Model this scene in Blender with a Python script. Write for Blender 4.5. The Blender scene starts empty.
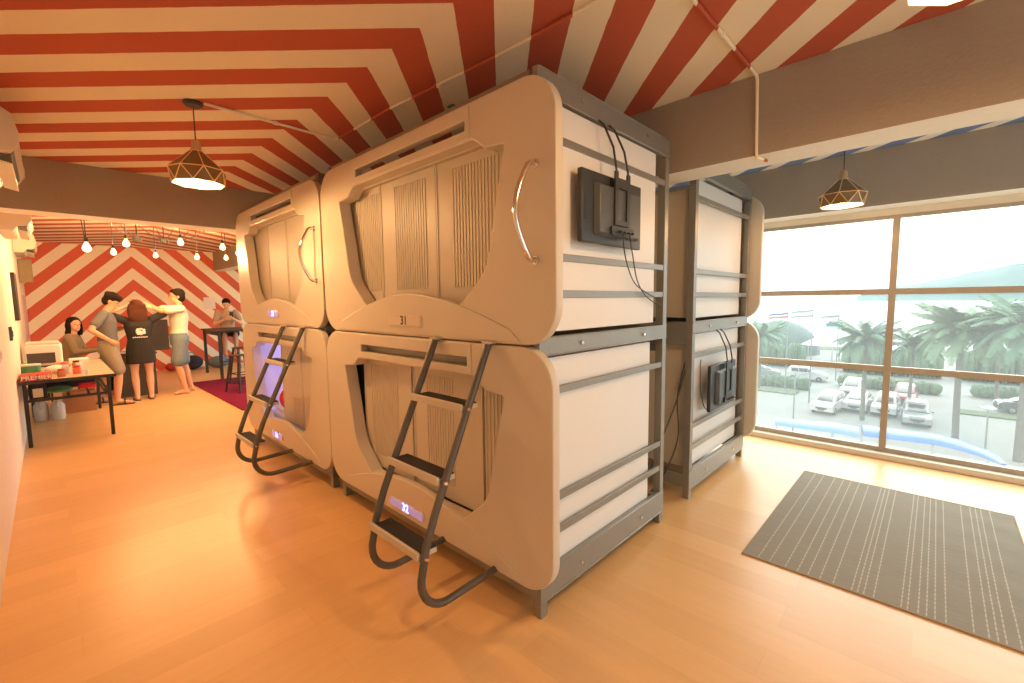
import bpy, bmesh, math, random
from mathutils import Vector, Matrix
random.seed(7)
PI = math.pi
S = bpy.context.scene
COL = S.collection

# ------------------------------------------------------------------ materials
def mat(name, col, rough=.5, metal=0., noise=0., nscale=20., bump=0., spec=.5, emit=None, estr=0.):
    m = bpy.data.materials.new(name); m.use_nodes = True
    nt = m.node_tree; b = nt.nodes['Principled BSDF']
    b.inputs['Roughness'].default_value = rough; b.inputs['Metallic'].default_value = metal
    b.inputs['Specular IOR Level'].default_value = spec
    tc = nt.nodes.new('ShaderNodeTexCoord'); nz = nt.nodes.new('ShaderNodeTexNoise')
    nz.inputs['Scale'].default_value = nscale; nz.inputs['Detail'].default_value = 4
    nt.links.new(tc.outputs['Object'], nz.inputs['Vector'])
    mx = nt.nodes.new('ShaderNodeMix'); mx.data_type = 'RGBA'
    a = [max(0, c*(1-noise)) for c in col]; c2 = [min(1, c*(1+noise)) for c in col]
    mx.inputs[6].default_value = (*a, 1); mx.inputs[7].default_value = (*c2, 1)
    nt.links.new(nz.outputs['Fac'], mx.inputs[0]); nt.links.new(mx.outputs[2], b.inputs['Base Color'])
    if bump:
        bp = nt.nodes.new('ShaderNodeBump'); bp.inputs['Strength'].default_value = bump; bp.inputs['Distance'].default_value = .01
        nt.links.new(nz.outputs['Fac'], bp.inputs['Height']); nt.links.new(bp.outputs['Normal'], b.inputs['Normal'])
    if emit:
        b.inputs['Emission Color'].default_value = (*emit, 1); b.inputs['Emission Strength'].default_value = estr
    return m

def math_node(nt, op, a, b=None):
    n = nt.nodes.new('ShaderNodeMath'); n.operation = op
    for i, v in enumerate((a, b)):
        if v is None: continue
        if isinstance(v, (int, float)): n.inputs[i].default_value = v
        else: nt.links.new(v, n.inputs[i])
    return n.outputs[0]

def stripe_mat(name, ax, ay, centre, offset, period, ca, cb, rough=.8, skew=0., duty=.5):
    """painted chevrons: u = ax + |ay-centre|, ca where frac((u-offset)/period)<.5"""
    m = bpy.data.materials.new(name); m.use_nodes = True; nt = m.node_tree; b = nt.nodes['Principled BSDF']
    b.inputs['Roughness'].default_value = rough; b.inputs['Specular IOR Level'].default_value = .2
    g = nt.nodes.new('ShaderNodeNewGeometry'); sp = nt.nodes.new('ShaderNodeSeparateXYZ'); nt.links.new(g.outputs['Position'], sp.inputs[0])
    nz = nt.nodes.new('ShaderNodeTexNoise'); nz.inputs['Scale'].default_value = 9; nt.links.new(g.outputs['Position'], nz.inputs['Vector'])
    wob = math_node(nt, 'MULTIPLY', math_node(nt, 'SUBTRACT', nz.outputs['Fac'], .5), .012)
    u = math_node(nt, 'ADD', sp.outputs[ax], math_node(nt, 'ABSOLUTE', math_node(nt, 'SUBTRACT', sp.outputs[ay], centre)))
    u = math_node(nt, 'ADD', u, wob)
    u = math_node(nt, 'ADD', u, math_node(nt, 'MULTIPLY', math_node(nt, 'MAXIMUM', math_node(nt, 'SUBTRACT', centre, sp.outputs[ay]), 0), skew))
    f = math_node(nt, 'FLOORED_MODULO' if False else 'FRACT', math_node(nt, 'DIVIDE', math_node(nt, 'SUBTRACT', math_node(nt, 'ADD', u, 50*period), offset), period))
    k = math_node(nt, 'LESS_THAN', f, duty)
    mx = nt.nodes.new('ShaderNodeMix'); mx.data_type = 'RGBA'
    mx.inputs[6].default_value = (*cb, 1); mx.inputs[7].default_value = (*ca, 1)
    nt.links.new(k, mx.inputs[0]); nt.links.new(mx.outputs[2], b.inputs['Base Color'])
    n2 = nt.nodes.new('ShaderNodeTexNoise'); n2.inputs['Scale'].default_value = 60; nt.links.new(g.outputs['Position'], n2.inputs['Vector'])
    bp = nt.nodes.new('ShaderNodeBump'); bp.inputs['Strength'].default_value = .25; bp.inputs['Distance'].default_value = .01
    nt.links.new(n2.outputs['Fac'], bp.inputs['Height']); nt.links.new(bp.outputs['Normal'], b.inputs['Normal'])
    return m

def floor_mat():
    m = bpy.data.materials.new('maple_laminate'); m.use_nodes = True; nt = m.node_tree; b = nt.nodes['Principled BSDF']
    g = nt.nodes.new('ShaderNodeNewGeometry')
    spx = nt.nodes.new('ShaderNodeSeparateXYZ'); nt.links.new(g.outputs['Position'], spx.inputs[0])
    sw_ = math_node(nt, 'GREATER_THAN', spx.outputs[0], -1.33)        # boards turn direction past the capsules
    ca = nt.nodes.new('ShaderNodeCombineXYZ'); nt.links.new(spx.outputs[1], ca.inputs[0]); nt.links.new(spx.outputs[0], ca.inputs[1])
    mp = nt.nodes.new('ShaderNodeMix'); mp.data_type = 'VECTOR'; nt.links.new(sw_, mp.inputs[0]); nt.links.new(ca.outputs[0], mp.inputs[4]); nt.links.new(g.outputs['Position'], mp.inputs[5])
    br = nt.nodes.new('ShaderNodeTexBrick'); nt.links.new(mp.outputs[1], br.inputs['Vector'])
    br.inputs['Scale'].default_value = 1; br.inputs['Brick Width'].default_value = 1.25; br.inputs['Row Height'].default_value = .19
    br.inputs['Mortar Size'].default_value = .0012; br.inputs['Mortar Smooth'].default_value = 1; br.inputs['Bias'].default_value = 0
    br.offset = .37
    br.inputs['Color1'].default_value = (.70, .41, .17, 1); br.inputs['Color2'].default_value = (.77, .465, .20, 1); br.inputs['Mortar'].default_value = (.58, .34, .15, 1)
    mp2 = nt.nodes.new('ShaderNodeMapping'); mp2.inputs['Scale'].default_value = (2.2, 26, 1); nt.links.new(mp.outputs[1], mp2.inputs['Vector'])
    nz = nt.nodes.new('ShaderNodeTexNoise'); nz.inputs['Scale'].default_value = 1; nz.inputs['Detail'].default_value = 5; nt.links.new(mp2.outputs[0], nz.inputs['Vector'])
    mx = nt.nodes.new('ShaderNodeMix'); mx.data_type = 'RGBA'; mx.blend_type = 'MULTIPLY'; mx.inputs[0].default_value = .35
    nt.links.new(br.outputs['Color'], mx.inputs[6]); 
    rp = nt.nodes.new('ShaderNodeMapRange'); rp.inputs['To Min'].default_value = .75; rp.inputs['To Max'].default_value = 1.15; nt.links.new(nz.outputs['Fac'], rp.inputs['Value'])
    cc = nt.nodes.new('ShaderNodeCombineColor')
    for i in range(3): nt.links.new(rp.outputs[0], cc.inputs[i])
    nt.links.new(cc.outputs[0], mx.inputs[7]); nt.links.new(mx.outputs[2], b.inputs['Base Color'])
    b.inputs['Roughness'].default_value = .33; b.inputs['Specular IOR Level'].default_value = .45
    return m

def rug_mat(name, base, dark, line, xs):
    m = bpy.data.materials.new(name); m.use_nodes = True; nt = m.node_tree; b = nt.nodes['Principled BSDF']
    b.inputs['Roughness'].default_value = .95; b.inputs['Specular IOR Level'].default_value = .1
    g = nt.nodes.new('ShaderNodeNewGeometry'); sp = nt.nodes.new('ShaderNodeSeparateXYZ'); nt.links.new(g.outputs['Position'], sp.inputs[0])
    mp = nt.nodes.new('ShaderNodeMapping'); mp.inputs['Scale'].default_value = (9, 120, 1); nt.links.new(g.outputs['Position'], mp.inputs['Vector'])
    nz = nt.nodes.new('ShaderNodeTexNoise'); nz.inputs['Scale'].default_value = 1; nz.inputs['Detail'].default_value = 3; nt.links.new(mp.outputs[0], nz.inputs['Vector'])
    mx = nt.nodes.new('ShaderNodeMix'); mx.data_type = 'RGBA'; mx.inputs[6].default_value = (*dark, 1); mx.inputs[7].default_value = (*base, 1)
    nt.links.new(nz.outputs['Fac'], mx.inputs[0]); out = mx.outputs[2]
    acc = None
    for x in xs:
        k = math_node(nt, 'LESS_THAN', math_node(nt, 'ABSOLUTE', math_node(nt, 'SUBTRACT', sp.outputs[0], x)), .0027)
        acc = k if acc is None else math_node(nt, 'MAXIMUM', acc, k)
    if acc is not None:
        dash = math_node(nt, 'GREATER_THAN', math_node(nt, 'FRACT', math_node(nt, 'MULTIPLY', sp.outputs[1], 22)), .22)
        acc = math_node(nt, 'MULTIPLY', acc, dash)
        m2 = nt.nodes.new('ShaderNodeMix'); m2.data_type = 'RGBA'; nt.links.new(acc, m2.inputs[0]); nt.links.new(out, m2.inputs[6]); m2.inputs[7].default_value = (*line, 1); out = m2.outputs[2]
    nt.links.new(out, b.inputs['Base Color'])
    bp = nt.nodes.new('ShaderNodeBump'); bp.inputs['Strength'].default_value = .5; bp.inputs['Distance'].default_value = .006
    nt.links.new(nz.outputs['Fac'], bp.inputs['Height']); nt.links.new(bp.outputs['Normal'], b.inputs['Normal'])
    return m

def pane_mat():
    m = bpy.data.materials.new('glare_veil_glass'); m.use_nodes = True; nt = m.node_tree
    for n in list(nt.nodes):
        if n.type != 'OUTPUT_MATERIAL': nt.nodes.remove(n)
    out = nt.nodes[0]
    tr = nt.nodes.new('ShaderNodeBsdfTransparent'); tr.inputs[0].default_value = (.93, .97, .96, 1)
    tl = nt.nodes.new('ShaderNodeBsdfTranslucent'); tl.inputs[0].default_value = (.86, .95, .95, 1)  # milky share of the panes imitates the glare washing out the outside
    gl = nt.nodes.new('ShaderNodeBsdfGlossy'); gl.inputs['Roughness'].default_value = .03
    nz = nt.nodes.new('ShaderNodeTexNoise'); nz.inputs['Scale'].default_value = 2.2; nz.inputs['Detail'].default_value = 5
    g = nt.nodes.new('ShaderNodeNewGeometry'); nt.links.new(g.outputs['Position'], nz.inputs['Vector'])
    rp = nt.nodes.new('ShaderNodeMapRange'); rp.inputs['To Min'].default_value = GLARE_VEIL*.75; rp.inputs['To Max'].default_value = GLARE_VEIL*1.25; nt.links.new(nz.outputs['Fac'], rp.inputs['Value'])
    m1 = nt.nodes.new('ShaderNodeMixShader'); nt.links.new(rp.outputs[0], m1.inputs[0]); nt.links.new(tr.outputs[0], m1.inputs[1]); nt.links.new(tl.outputs[0], m1.inputs[2])
    m2 = nt.nodes.new('ShaderNodeMixShader'); m2.inputs[0].default_value = .04; nt.links.new(m1.outputs[0], m2.inputs[1]); nt.links.new(gl.outputs[0], m2.inputs[2])
    nt.links.new(m2.outputs[0], out.inputs['Surface'])
    return m

GLARE_VEIL = .06
WARM = (1.0, .56, .23)
M = dict(
 cream_paint=mat('cream_wall_paint', (.80, .74, .62), .8, noise=.04, bump=.1),
 taupe=mat('taupe_beam_paint', (.36, .30, .235), .85, noise=.05, nscale=60, bump=.2),
 beam_under=mat('off_white_beam_underside', (.86, .82, .72), .8, noise=.03),
 shell=mat('ivory_abs_plastic', (.61, .54, .43), .33, noise=.015, nscale=5),
 shell2=mat('ivory_matt_plastic', (.57, .51, .41), .45, noise=.015, nscale=5),
 panel=mat('white_side_board', (.75, .725, .69), .38, noise=.012, nscale=3),
 steel=mat('grey_powder_coated_steel', (.27, .26, .23), .38, .35, noise=.08, nscale=40),
 ladder=mat('grey_painted_tube', (.115, .10, .082), .35, .2, noise=.06, nscale=30),
 black=mat('black_plastic', (.035, .035, .035), .45, noise=.1),
 darkgrey=mat('charcoal_plastic', (.035, .037, .036), .4, noise=.1),
 midgrey=mat('grey_plastic', (.075, .078, .078), .4, noise=.1),
 rubber=mat('black_grip_tape', (.03, .027, .025), .85, noise=.3, nscale=200, bump=.3),
 chrome=mat('chrome', (.75, .72, .68), .12, 1.0),
 copper=mat('copper_wire', (.95, .66, .36), .4, .6),
 shade_out=mat('dark_bronze_shade', (.24, .15, .06), .5, .3, noise=.15),
 shade_in=mat('cream_shade_lining', (.9, .82, .66), .7),
 wood=mat('beech_wood', (.55, .36, .20), .5, noise=.15, nscale=30),
 brass=mat('brass', (.6, .4, .15), .3, .8),
 bulb=mat('lit_bulb_glass', (1, .8, .5), .2, emit=(1, .70, .38), estr=38),
 bulb_s=mat('lit_filament_bulb_glass', (1, .8, .5), .2, emit=(1, .60, .26), estr=8),
 lens=mat('dark_teal_recess', (.02, .06, .055), .3),
 teal=mat('dark_teal_backing', (.015, .05, .048), .5),
 alu=mat('sand_aluminium_frame', (.40, .34, .27), .45, .2, noise=.04),
 sill=mat('cream_sill', (.72, .66, .55), .5, noise=.03),
 floor=floor_mat(),
 glass=pane_mat(),
 white=mat('white_plastic', (.80, .76, .68), .4, noise=.02),
 acwhite=mat('aged_white_plastic', (.74, .66, .54), .4, noise=.03),
 red=mat('red_fabric', (.70, .03, .04), .8, noise=.1),
 linen=mat('white_linen', (.85, .84, .86), .9, noise=.03, bump=.2),
 ledblue=mat('blue_led_digits', (.1, .1, .6), .4, emit=(.22, .26, 1), estr=5),
 ledpurple=mat('violet_led_strip', (.4, .3, .9), .4, emit=(.48, .42, 1), estr=7),
 screen_lit=mat('violet_lit_display', (.42, .35, .50), .3, emit=(.40, .33, .75), estr=.35),
 screen_off=mat('ivory_display', (.66, .56, .43), .3),
 ink=mat('dark_digits', (.10, .07, .05), .5),
 skin=mat('skin', (.66, .36, .21), .55, noise=.04), skin2=mat('skin_fair', (.72, .44, .29), .55, noise=.04),
 hair=mat('black_hair', (.016, .010, .007), .8, spec=.15, noise=.3, nscale=80, bump=.4),
 hair2=mat('auburn_tipped_hair', (.065, .022, .011), .8, spec=.15, noise=.5, nscale=40, bump=.4),
 tgrey=mat('slate_cotton', (.115, .115, .12), .9, noise=.1, bump=.2),
 khaki=mat('khaki_cotton', (.27, .23, .165), .9, noise=.1, bump=.2),
 tblack=mat('black_cotton', (.018, .017, .018), .9, noise=.1, bump=.2),
 twhite=mat('white_cotton', (.78, .70, .58), .9, noise=.04, bump=.2),
 denim=mat('blue_grey_cotton', (.17, .22, .25), .9, noise=.1, bump=.2),
 olive=mat('olive_knit', (.30, .23, .14), .9, noise=.12, bump=.3),
 beigeshirt=mat('beige_cotton', (.50, .36, .25), .9, noise=.1),
 bluestripe=mat('slate_blue_cotton', (.20, .25, .33), .9, noise=.2),
 tabletop=mat('beige_laminate_top', (.62, .45, .33), .3, noise=.04),
 iron=mat('black_iron', (.035, .033, .028), .5, .4, noise=.1),
 stoolmetal=mat('gunmetal', (.07, .06, .05), .35, .8, noise=.1),
 counter=mat('charcoal_counter_board', (.075, .068, .058), .6, noise=.08),
 maroon=rug_mat('maroon_pile', (.20, .013, .05), (.11, .008, .03), (1, 1, 1), []),
 greyrug=rug_mat('grey_woven_rug', (.34, .31, .255), (.23, .21, .17), (.50, .46, .38),
    [-.69, -.63, -.55, -.49, -.44, -.385, -.325, -.245, -.22, -.195, -.155, -.048, -.024, .015, .045, .075, .113, .205, .253, .281, .307, .352]),
 rugedge=mat('tan_rug_binding', (.32, .24, .14), .9),
 clearpl=mat('clear_bottle_plastic', (.62, .60, .55), .12, noise=.1),
 green=mat('green_plastic', (.06, .25, .12), .4, noise=.1), redbox=mat('red_carton', (.50, .035, .03), .5, noise=.05),
 orange=mat('orange_plastic', (.75, .17, .06), .4, noise=.2), paper=mat('white_paper', (.85, .78, .72), .8),
 cloth_dark=mat('navy_cloth', (.02, .022, .04), .9, noise=.3), pinkpaper=mat('pink_paper', (.75, .45, .42), .8, noise=.15, nscale=12),
 brownbox=mat('brown_cardboard', (.45, .20, .09), .8, noise=.06),
 # outside
 asphalt=mat('grey_asphalt', (.19, .20, .19), .9, noise=.12, nscale=.6), paving=mat('pale_paving', (.27, .28, .265), .9, noise=.1, nscale=.5),
 sea=mat('pale_sea', (.30, .37, .40), .18, noise=.04, nscale=.02), hill=mat('haze_tinted_forest_slope', (.10, .165, .165), .95, noise=.18, nscale=.012),  # hill: distance haze is put into its base colour
 leaf=mat('palm_leaf', (.075, .16, .085), .6, noise=.35, nscale=3), leaf2=mat('palm_leaf_pale', (.13, .22, .11), .6, noise=.3, nscale=3),
 trunk=mat('palm_trunk', (.11, .105, .085), .9, noise=.3, nscale=6), bush=mat('hedge_leaf', (.06, .12, .06), .8, noise=.4, nscale=4, bump=.6),
 carwhite=mat('white_car_paint', (.42, .43, .43), .2, noise=.01), cargrey=mat('silver_car_paint', (.22, .235, .24), .25, .3), carred=mat('maroon_car_paint', (.19, .02, .03), .25),
 cardark=mat('dark_green_car_paint', (.02, .045, .04), .25), carglass=mat('tinted_glass', (.03, .04, .045), .1), tyre=mat('tyre', (.02, .02, .02), .8),
 tin_blue=mat('blue_canopy_sheet', (.03, .12, .36), .35, noise=.1, nscale=2), tin_pale=mat('pale_blue_canopy_sheet', (.09, .20, .34), .35, noise=.1, nscale=2),
 pole=mat('galvanised_pole', (.20, .22, .22), .4, .5), polewhite=mat('white_pole', (.45, .46, .46), .4), dome=mat('grey_green_dome', (.055, .095, .09), .7, noise=.2, nscale=2),
 tent=mat('white_tent_fabric', (.42, .45, .47), .6), flagred=mat('flag_red', (.45, .06, .07), .8), flagblue=mat('flag_blue', (.05, .07, .25), .8), flagwhite=mat('flag_white', (.5, .5, .5), .8),
 boat=mat('teal_boat_hull', (.05, .15, .15), .5), grass=mat('verge_grass', (.06, .10, .04), .95, noise=.3, nscale=2),
 ceil_red=stripe_mat('red_cream_ceiling_chevrons', 0, 1, 1.335, -1.613, .506, (.50, .115, .065), (.86, .76, .58), skew=.058),
 ceil_blue=stripe_mat('blue_white_ceiling_chevrons', 0, 1, 1.335, 2.255, .375, (.17, .26, .50), (.80, .80, .76), duty=.6),
 wall_red=stripe_mat('red_cream_wall_chevrons', 2, 1, 1.41, 1.885, .518, (.68, .15, .09), (.93, .84, .66)),
 wall_green=stripe_mat('green_white_wall_chevrons', 2, 1, 1.41, 1.885, .518, (.20, .30, .22), (.78, .78, .70)),
)

# ------------------------------------------------------------------ mesh builder
class MB:
    def __init__(s): s.bm = bmesh.new()
    def box(s, a, b, rot=None, piv=None):
        vs = []
        for x in (a[0], b[0]):
            for y in (a[1], b[1]):
                for z in (a[2], b[2]): vs.append(Vector((x, y, z)))
        if rot is not None:
            p = Vector(piv) if piv else (Vector(a)+Vector(b))/2
            vs = [rot @ (v-p) + p for v in vs]
        v = [s.bm.verts.new(q) for q in vs]
        for f in ((0,1,3,2),(4,6,7,5),(0,4,5,1),(2,3,7,6),(0,2,6,4),(1,5,7,3)): s.bm.faces.new([v[i] for i in f])
        return s
    def tube(s, pts, r, seg=10, closed=False, caps=True):
        pts = [Vector(p) for p in pts]; n = len(pts)
        rs = r if isinstance(r, (list, tuple)) else [r]*n
        rings = []; prev = None
        for i, p in enumerate(pts):
            if closed: t = (pts[(i+1) % n]-pts[i-1]).normalized()
            else: t = (pts[min(i+1, n-1)]-pts[max(i-1, 0)]).normalized()
            if prev is None:
                a = Vector((0, 0, 1)) if abs(t.z) < .9 else Vector((1, 0, 0))
                u = t.cross(a).normalized()
            else: u = (prev - t*prev.dot(t)).normalized()
            prev = u; w = t.cross(u)
            rings.append([s.bm.verts.new(p + (u*math.cos(2*PI*k/seg)+w*math.sin(2*PI*k/seg))*rs[i]) for k in range(seg)])
        m = n if closed else n-1
        for i in range(m):
            A, B = rings[i], rings[(i+1) % n]
            for k in range(seg): s.bm.faces.new((A[k], A[(k+1) % seg], B[(k+1) % seg], B[k]))
        if caps and not closed:
            s.bm.faces.new(rings[0][::-1]); s.bm.faces.new(rings[-1])
        return s
    def cyl(s, p0, p1, r0, r1=None, seg=16): return s.tube([p0, p1], [r0, r0 if r1 is None else r1], seg)
    def ball(s, c, r, seg=16, rings=10, rot=None):
        r = (r, r, r) if isinstance(r, (int, float)) else r
        c = Vector(c); G = []
        for i in range(1, rings):
            th = PI*i/rings; row = []
            for k in range(seg):
                ph = 2*PI*k/seg; v = Vector((r[0]*math.sin(th)*math.cos(ph), r[1]*math.sin(th)*math.sin(ph), r[2]*math.cos(th)))
                if rot is not None: v = rot @ v
                row.append(s.bm.verts.new(c+v))
            G.append(row)
        tv = Vector((0, 0, r[2])); bv = Vector((0, 0, -r[2]))
        if rot is not None: tv = rot @ tv; bv = rot @ bv
        t = s.bm.verts.new(c+tv); b = s.bm.verts.new(c+bv)
        for k in range(seg):
            k2 = (k+1) % seg
            s.bm.faces.new((t, G[0][k], G[0][k2])); s.bm.faces.new((b, G[-1][k2], G[-1][k]))
            for i in range(len(G)-1): s.bm.faces.new((G[i][k], G[i+1][k], G[i+1][k2], G[i][k2]))
        return s
    def lathe(s, prof, c=(0, 0, 0), seg=24, caps=True):
        rings = []
        for r, z in prof:
            rings.append([s.bm.verts.new((c[0]+r*math.cos(2*PI*k/seg), c[1]+r*math.sin(2*PI*k/seg), c[2]+z)) for k in range(seg)])
        for A, B in zip(rings, rings[1:]):
            for k in range(seg): s.bm.faces.new((A[k], A[(k+1) % seg], B[(k+1) % seg], B[k]))
        if caps: s.bm.faces.new(rings[0][::-1]); s.bm.faces.new(rings[-1])
        return s
    def prism(s, pts, f0, f1):
        """pts 2D; f0,f1 map (a,b)->3D for the two end faces"""
        A = [s.bm.verts.new(f0(*p)) for p in pts]; B = [s.bm.verts.new(f1(*p)) for p in pts]; n = len(pts)
        s.bm.faces.new(A[::-1]); s.bm.faces.new(B)
        for k in range(n): s.bm.faces.new((A[k], A[(k+1) % n], B[(k+1) % n], B[k]))
        return s
    def mesh(s, name, off=None):
        if off is not None: bmesh.ops.translate(s.bm, verts=s.bm.verts, vec=-Vector(off))
        bmesh.ops.recalc_face_normals(s.bm, faces=s.bm.faces)
        me = bpy.data.meshes.new(name); s.bm.to_mesh(me); s.bm.free(); return me

def smooth(me, ang=35):
    for p in me.polygons: p.use_smooth = True
    try: me.set_sharp_from_angle(angle=math.radians(ang))
    except Exception: pass

def wpos(o):
    v = Vector(o.location)
    while o.parent: o = o.parent; v = v + Vector(o.location)
    return v

def obj(name, mb, m, parent=None, world=False, bev=0, sm=True, loc=None):
    """link one mesh object. world=True: geometry given in world coordinates although it has a parent"""
    off = None
    if world and parent: off = wpos(parent)
    elif loc is not None and not parent: off = loc
    me = mb.mesh(name, off) if isinstance(mb, MB) else mb
    if sm: smooth(me)
    if m is not None and not me.materials: me.materials.append(M[m] if isinstance(m, str) else m)
    o = bpy.data.objects.new(name, me); COL.objects.link(o)
    if parent: o.parent = parent
    elif loc is not None: o.location = loc
    if bev:
        b = o.modifiers.new('bevel', 'BEVEL'); b.width = bev; b.segments = 2; b.limit_method = 'ANGLE'; b.angle_limit = math.radians(50)
    return o
def tag(o, label, cat, group=None):
    o['label'] = label; o['category'] = cat
    if group: o['group'] = group
    return o
def thing(name, label, cat, loc=(0, 0, 0), rz=0, group=None):
    o = bpy.data.objects.new(name, None); COL.objects.link(o); o.location = loc; o.rotation_euler = (0, 0, rz); o.empty_display_size = .1
    return tag(o, label, cat, group)
def struct(name, mb, m, parent=None, bev=0, kids=None):
    o = obj(name, mb, m, parent, sm=False, bev=bev)
    if not parent: o['kind'] = 'structure'
    return o

def rp(pts, seg=6):
    """polygon with rounded corners: pts = (x, z, r)"""
    out = []; n = len(pts)
    for i in range(n):
        p = Vector(pts[i][:2]); r = pts[i][2]
        a = Vector(pts[i-1][:2]); b = Vector(pts[(i+1) % n][:2])
        if r <= 0: out.append((p.x, p.y)); continue
        da = (a-p).normalized(); db = (b-p).normalized()
        ang = da.angle(db); d = min(r/math.tan(ang/2), (a-p).length*.49, (b-p).length*.49); rr = d*math.tan(ang/2)
        c = p+(da+db).normalized()*(rr/math.sin(ang/2)); p0 = p+da*d; p1 = p+db*d
        v0 = p0-c; v1 = p1-c; tot = v0.angle(v1); om = math.sin(tot)
        for k in range(seg+1):
            t = k/seg
            q = c+(v0*math.sin((1-t)*tot)+v1*math.sin(t*tot))/om if om > 1e-4 else p0.lerp(p1, t)
            out.append((q.x, q.y))
    return out

def plate(name, outer, holes, y0, y1, bevel=.004):
    """flat plate with holes in the XZ plane between y0 and y1"""
    cu = bpy.data.curves.new(name, 'CURVE'); cu.dimensions = '2D'; cu.fill_mode = 'BOTH'
    t = abs(y1-y0); cu.extrude = t/2-bevel; cu.bevel_depth = bevel; cu.bevel_resolution = 2; cu.offset = -bevel
    for ring in [outer]+holes:
        sp = cu.splines.new('POLY'); sp.points.add(len(ring)-1); sp.use_cyclic_u = True
        for k, (x, z) in enumerate(ring): sp.points[k].co = (x, z, 0, 1)
    o = bpy.data.objects.new(name, cu); COL.objects.link(o)
    me = bpy.data.meshes.new_from_object(o.evaluated_get(bpy.context.evaluated_depsgraph_get()))
    bpy.data.objects.remove(o); bpy.data.curves.remove(cu)
    me.transform(Matrix.Translation((0, (y0+y1)/2, 0)) @ Matrix.Rotation(PI/2, 4, 'X'))
    me.name = name; me.materials.clear(); return me

def text_mesh(s, size, depth=.002, name='lettering', bold=0):
    cu = bpy.data.curves.new(name, 'FONT'); cu.body = s; cu.size = size; cu.extrude = depth; cu.align_x = 'CENTER'; cu.align_y = 'CENTER'; cu.offset = bold
    o = bpy.data.objects.new(name, cu); COL.objects.link(o)
    me = bpy.data.meshes.new_from_object(o.evaluated_get(bpy.context.evaluated_depsgraph_get()))
    bpy.data.objects.remove(o); bpy.data.curves.remove(cu); me.materials.clear()
    me.transform(Matrix.Rotation(PI/2, 4, 'X')); return me     # faces -Y, reads along +X

def arc(cx, cz, r, a0, a1, n=8): return [(cx+r*math.cos(a0+(a1-a0)*k/n), cz+r*math.sin(a0+(a1-a0)*k/n)) for k in range(n+1)]

# ------------------------------------------------------------------ room shell
X0, X1, YW, YN, ZC, XB = -13.3, 2.6, -.283, 5.48, 2.86, -5.82
ZB = 2.395
struct('floor', MB().box((X0-.1, YW-.12, -.12), (X1+.1, YN+.12, 0)), 'floor')
struct('ceiling', MB().box((X0-.1, YW-.12, ZC), (X1+.1, 3.13, ZC+.1)), 'ceil_red')
struct('ceiling', MB().box((X0-.1, 3.13, ZC), (X1+.1, YN+.12, ZC+.1)), 'ceil_blue')
struct('wall_left', MB().box((X0-.1, YW-.12, 0), (X1+.1, YW, ZC)), 'cream_paint')
struct('wall_back', MB().box((X0-.12, YW, 0), (X0, 3.6, ZC)), 'wall_red')
struct('wall_back', MB().box((X0-.12, 3.6, 0), (X0, YN, ZC)), 'wall_green')
struct('wall_right', MB().box((X1, YW, 0), (X1+.12, YN, .55)).box((X1, YW, 2.3), (X1+.12, YN, ZC)).box((X1, YW, .55), (X1+.12, .35, 2.3)).box((X1, 5.0, .55), (X1+.12, YN, 2.3)), 'cream_paint')
def beam(name, a, b):
    o = struct(name, MB().box(a, b), 'taupe', bev=.004)
    o.data.materials.append(M['beam_under'])
    for p in o.data.polygons:
        if p.normal.z < -.9: p.material_index = 1
    return o
beam('trim_1', (X0, 2.99, ZB), (X1, 3.27, ZC))            # long beam parallel to the capsules
beam('trim_2', (XB-.30, YW, ZB), (XB, 2.99, ZC))          # cross beam above the passage
beam('trim_3', (X0, 5.22, 2.362), (X1, YN, ZC))              # beam over the window
# window wall
ZS, ZT = .10, 2.28
struct('wall_far', MB().box((X0, YN, 0), (-12.91, YN+.12, ZC)).box((2.49, YN, 0), (X1, YN+.12, ZC)), 'cream_paint')
struct('trim_4', MB().box((-12.91, YN+.0, ZT+.02), (2.49, YN+.12, ZC)), 'sill')
struct('trim_5', MB().box((-12.91, YN-.085, 0), (2.49, YN+.10, .055)), 'sill', bev=.006)
wx = [-12.91, -11.51, -10.11, -8.71, -7.31, -5.91, -4.51, -3.11, -1.71, -.31, 1.09, 2.49]
for i, (a, b) in enumerate(zip(wx, wx[1:])):
    fr = MB(); w = .026; y0, y1 = YN-.005, YN+.04
    fr.box((a, y0, .05), (a+w, y1, ZT+.02)).box((b-w, y0, .05), (b, y1, ZT+.02))
    for z0, z1 in ((.05, ZS), (.832, .888), (1.568, 1.622), (ZT-.01, ZT+.02)): fr.box((a+w, y0, z0), (b-w, y1, z1))
    f = struct('window_%d' % (i+1), fr, 'alu')
    for z0, z1 in ((ZS, .832), (.888, 1.568), (1.622, ZT-.01)):
        struct('glass_pane', MB().box((a+w, YN+.018, z0), (b-w, YN+.024, z1)), 'glass', parent=f)
for i, (a, b) in enumerate([(.35, 1.9), (1.9, 3.45), (3.45, 5.0)]):  # unseen windows, added to bring daylight onto the capsule end panels
    w = .026; fr = MB().box((X1+.02, a, .55), (X1+.07, a+w, 2.3)).box((X1+.02, b-w, .55), (X1+.07, b, 2.3)).box((X1+.02, a+w, .55), (X1+.07, b-w, .6)).box((X1+.02, a+w, 2.26), (X1+.07, b-w, 2.3)).box((X1+.02, a+w, 1.568), (X1+.07, b-w, 1.622))
    f = struct('window_%d' % (i+13), fr, 'alu')
    for z0, z1 in ((.6, 1.568), (1.622, 2.26)): struct('glass_pane', MB().box((X1+.04, a+w, z0), (X1+.046, b-w, z1)), 'glass', parent=f)
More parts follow.
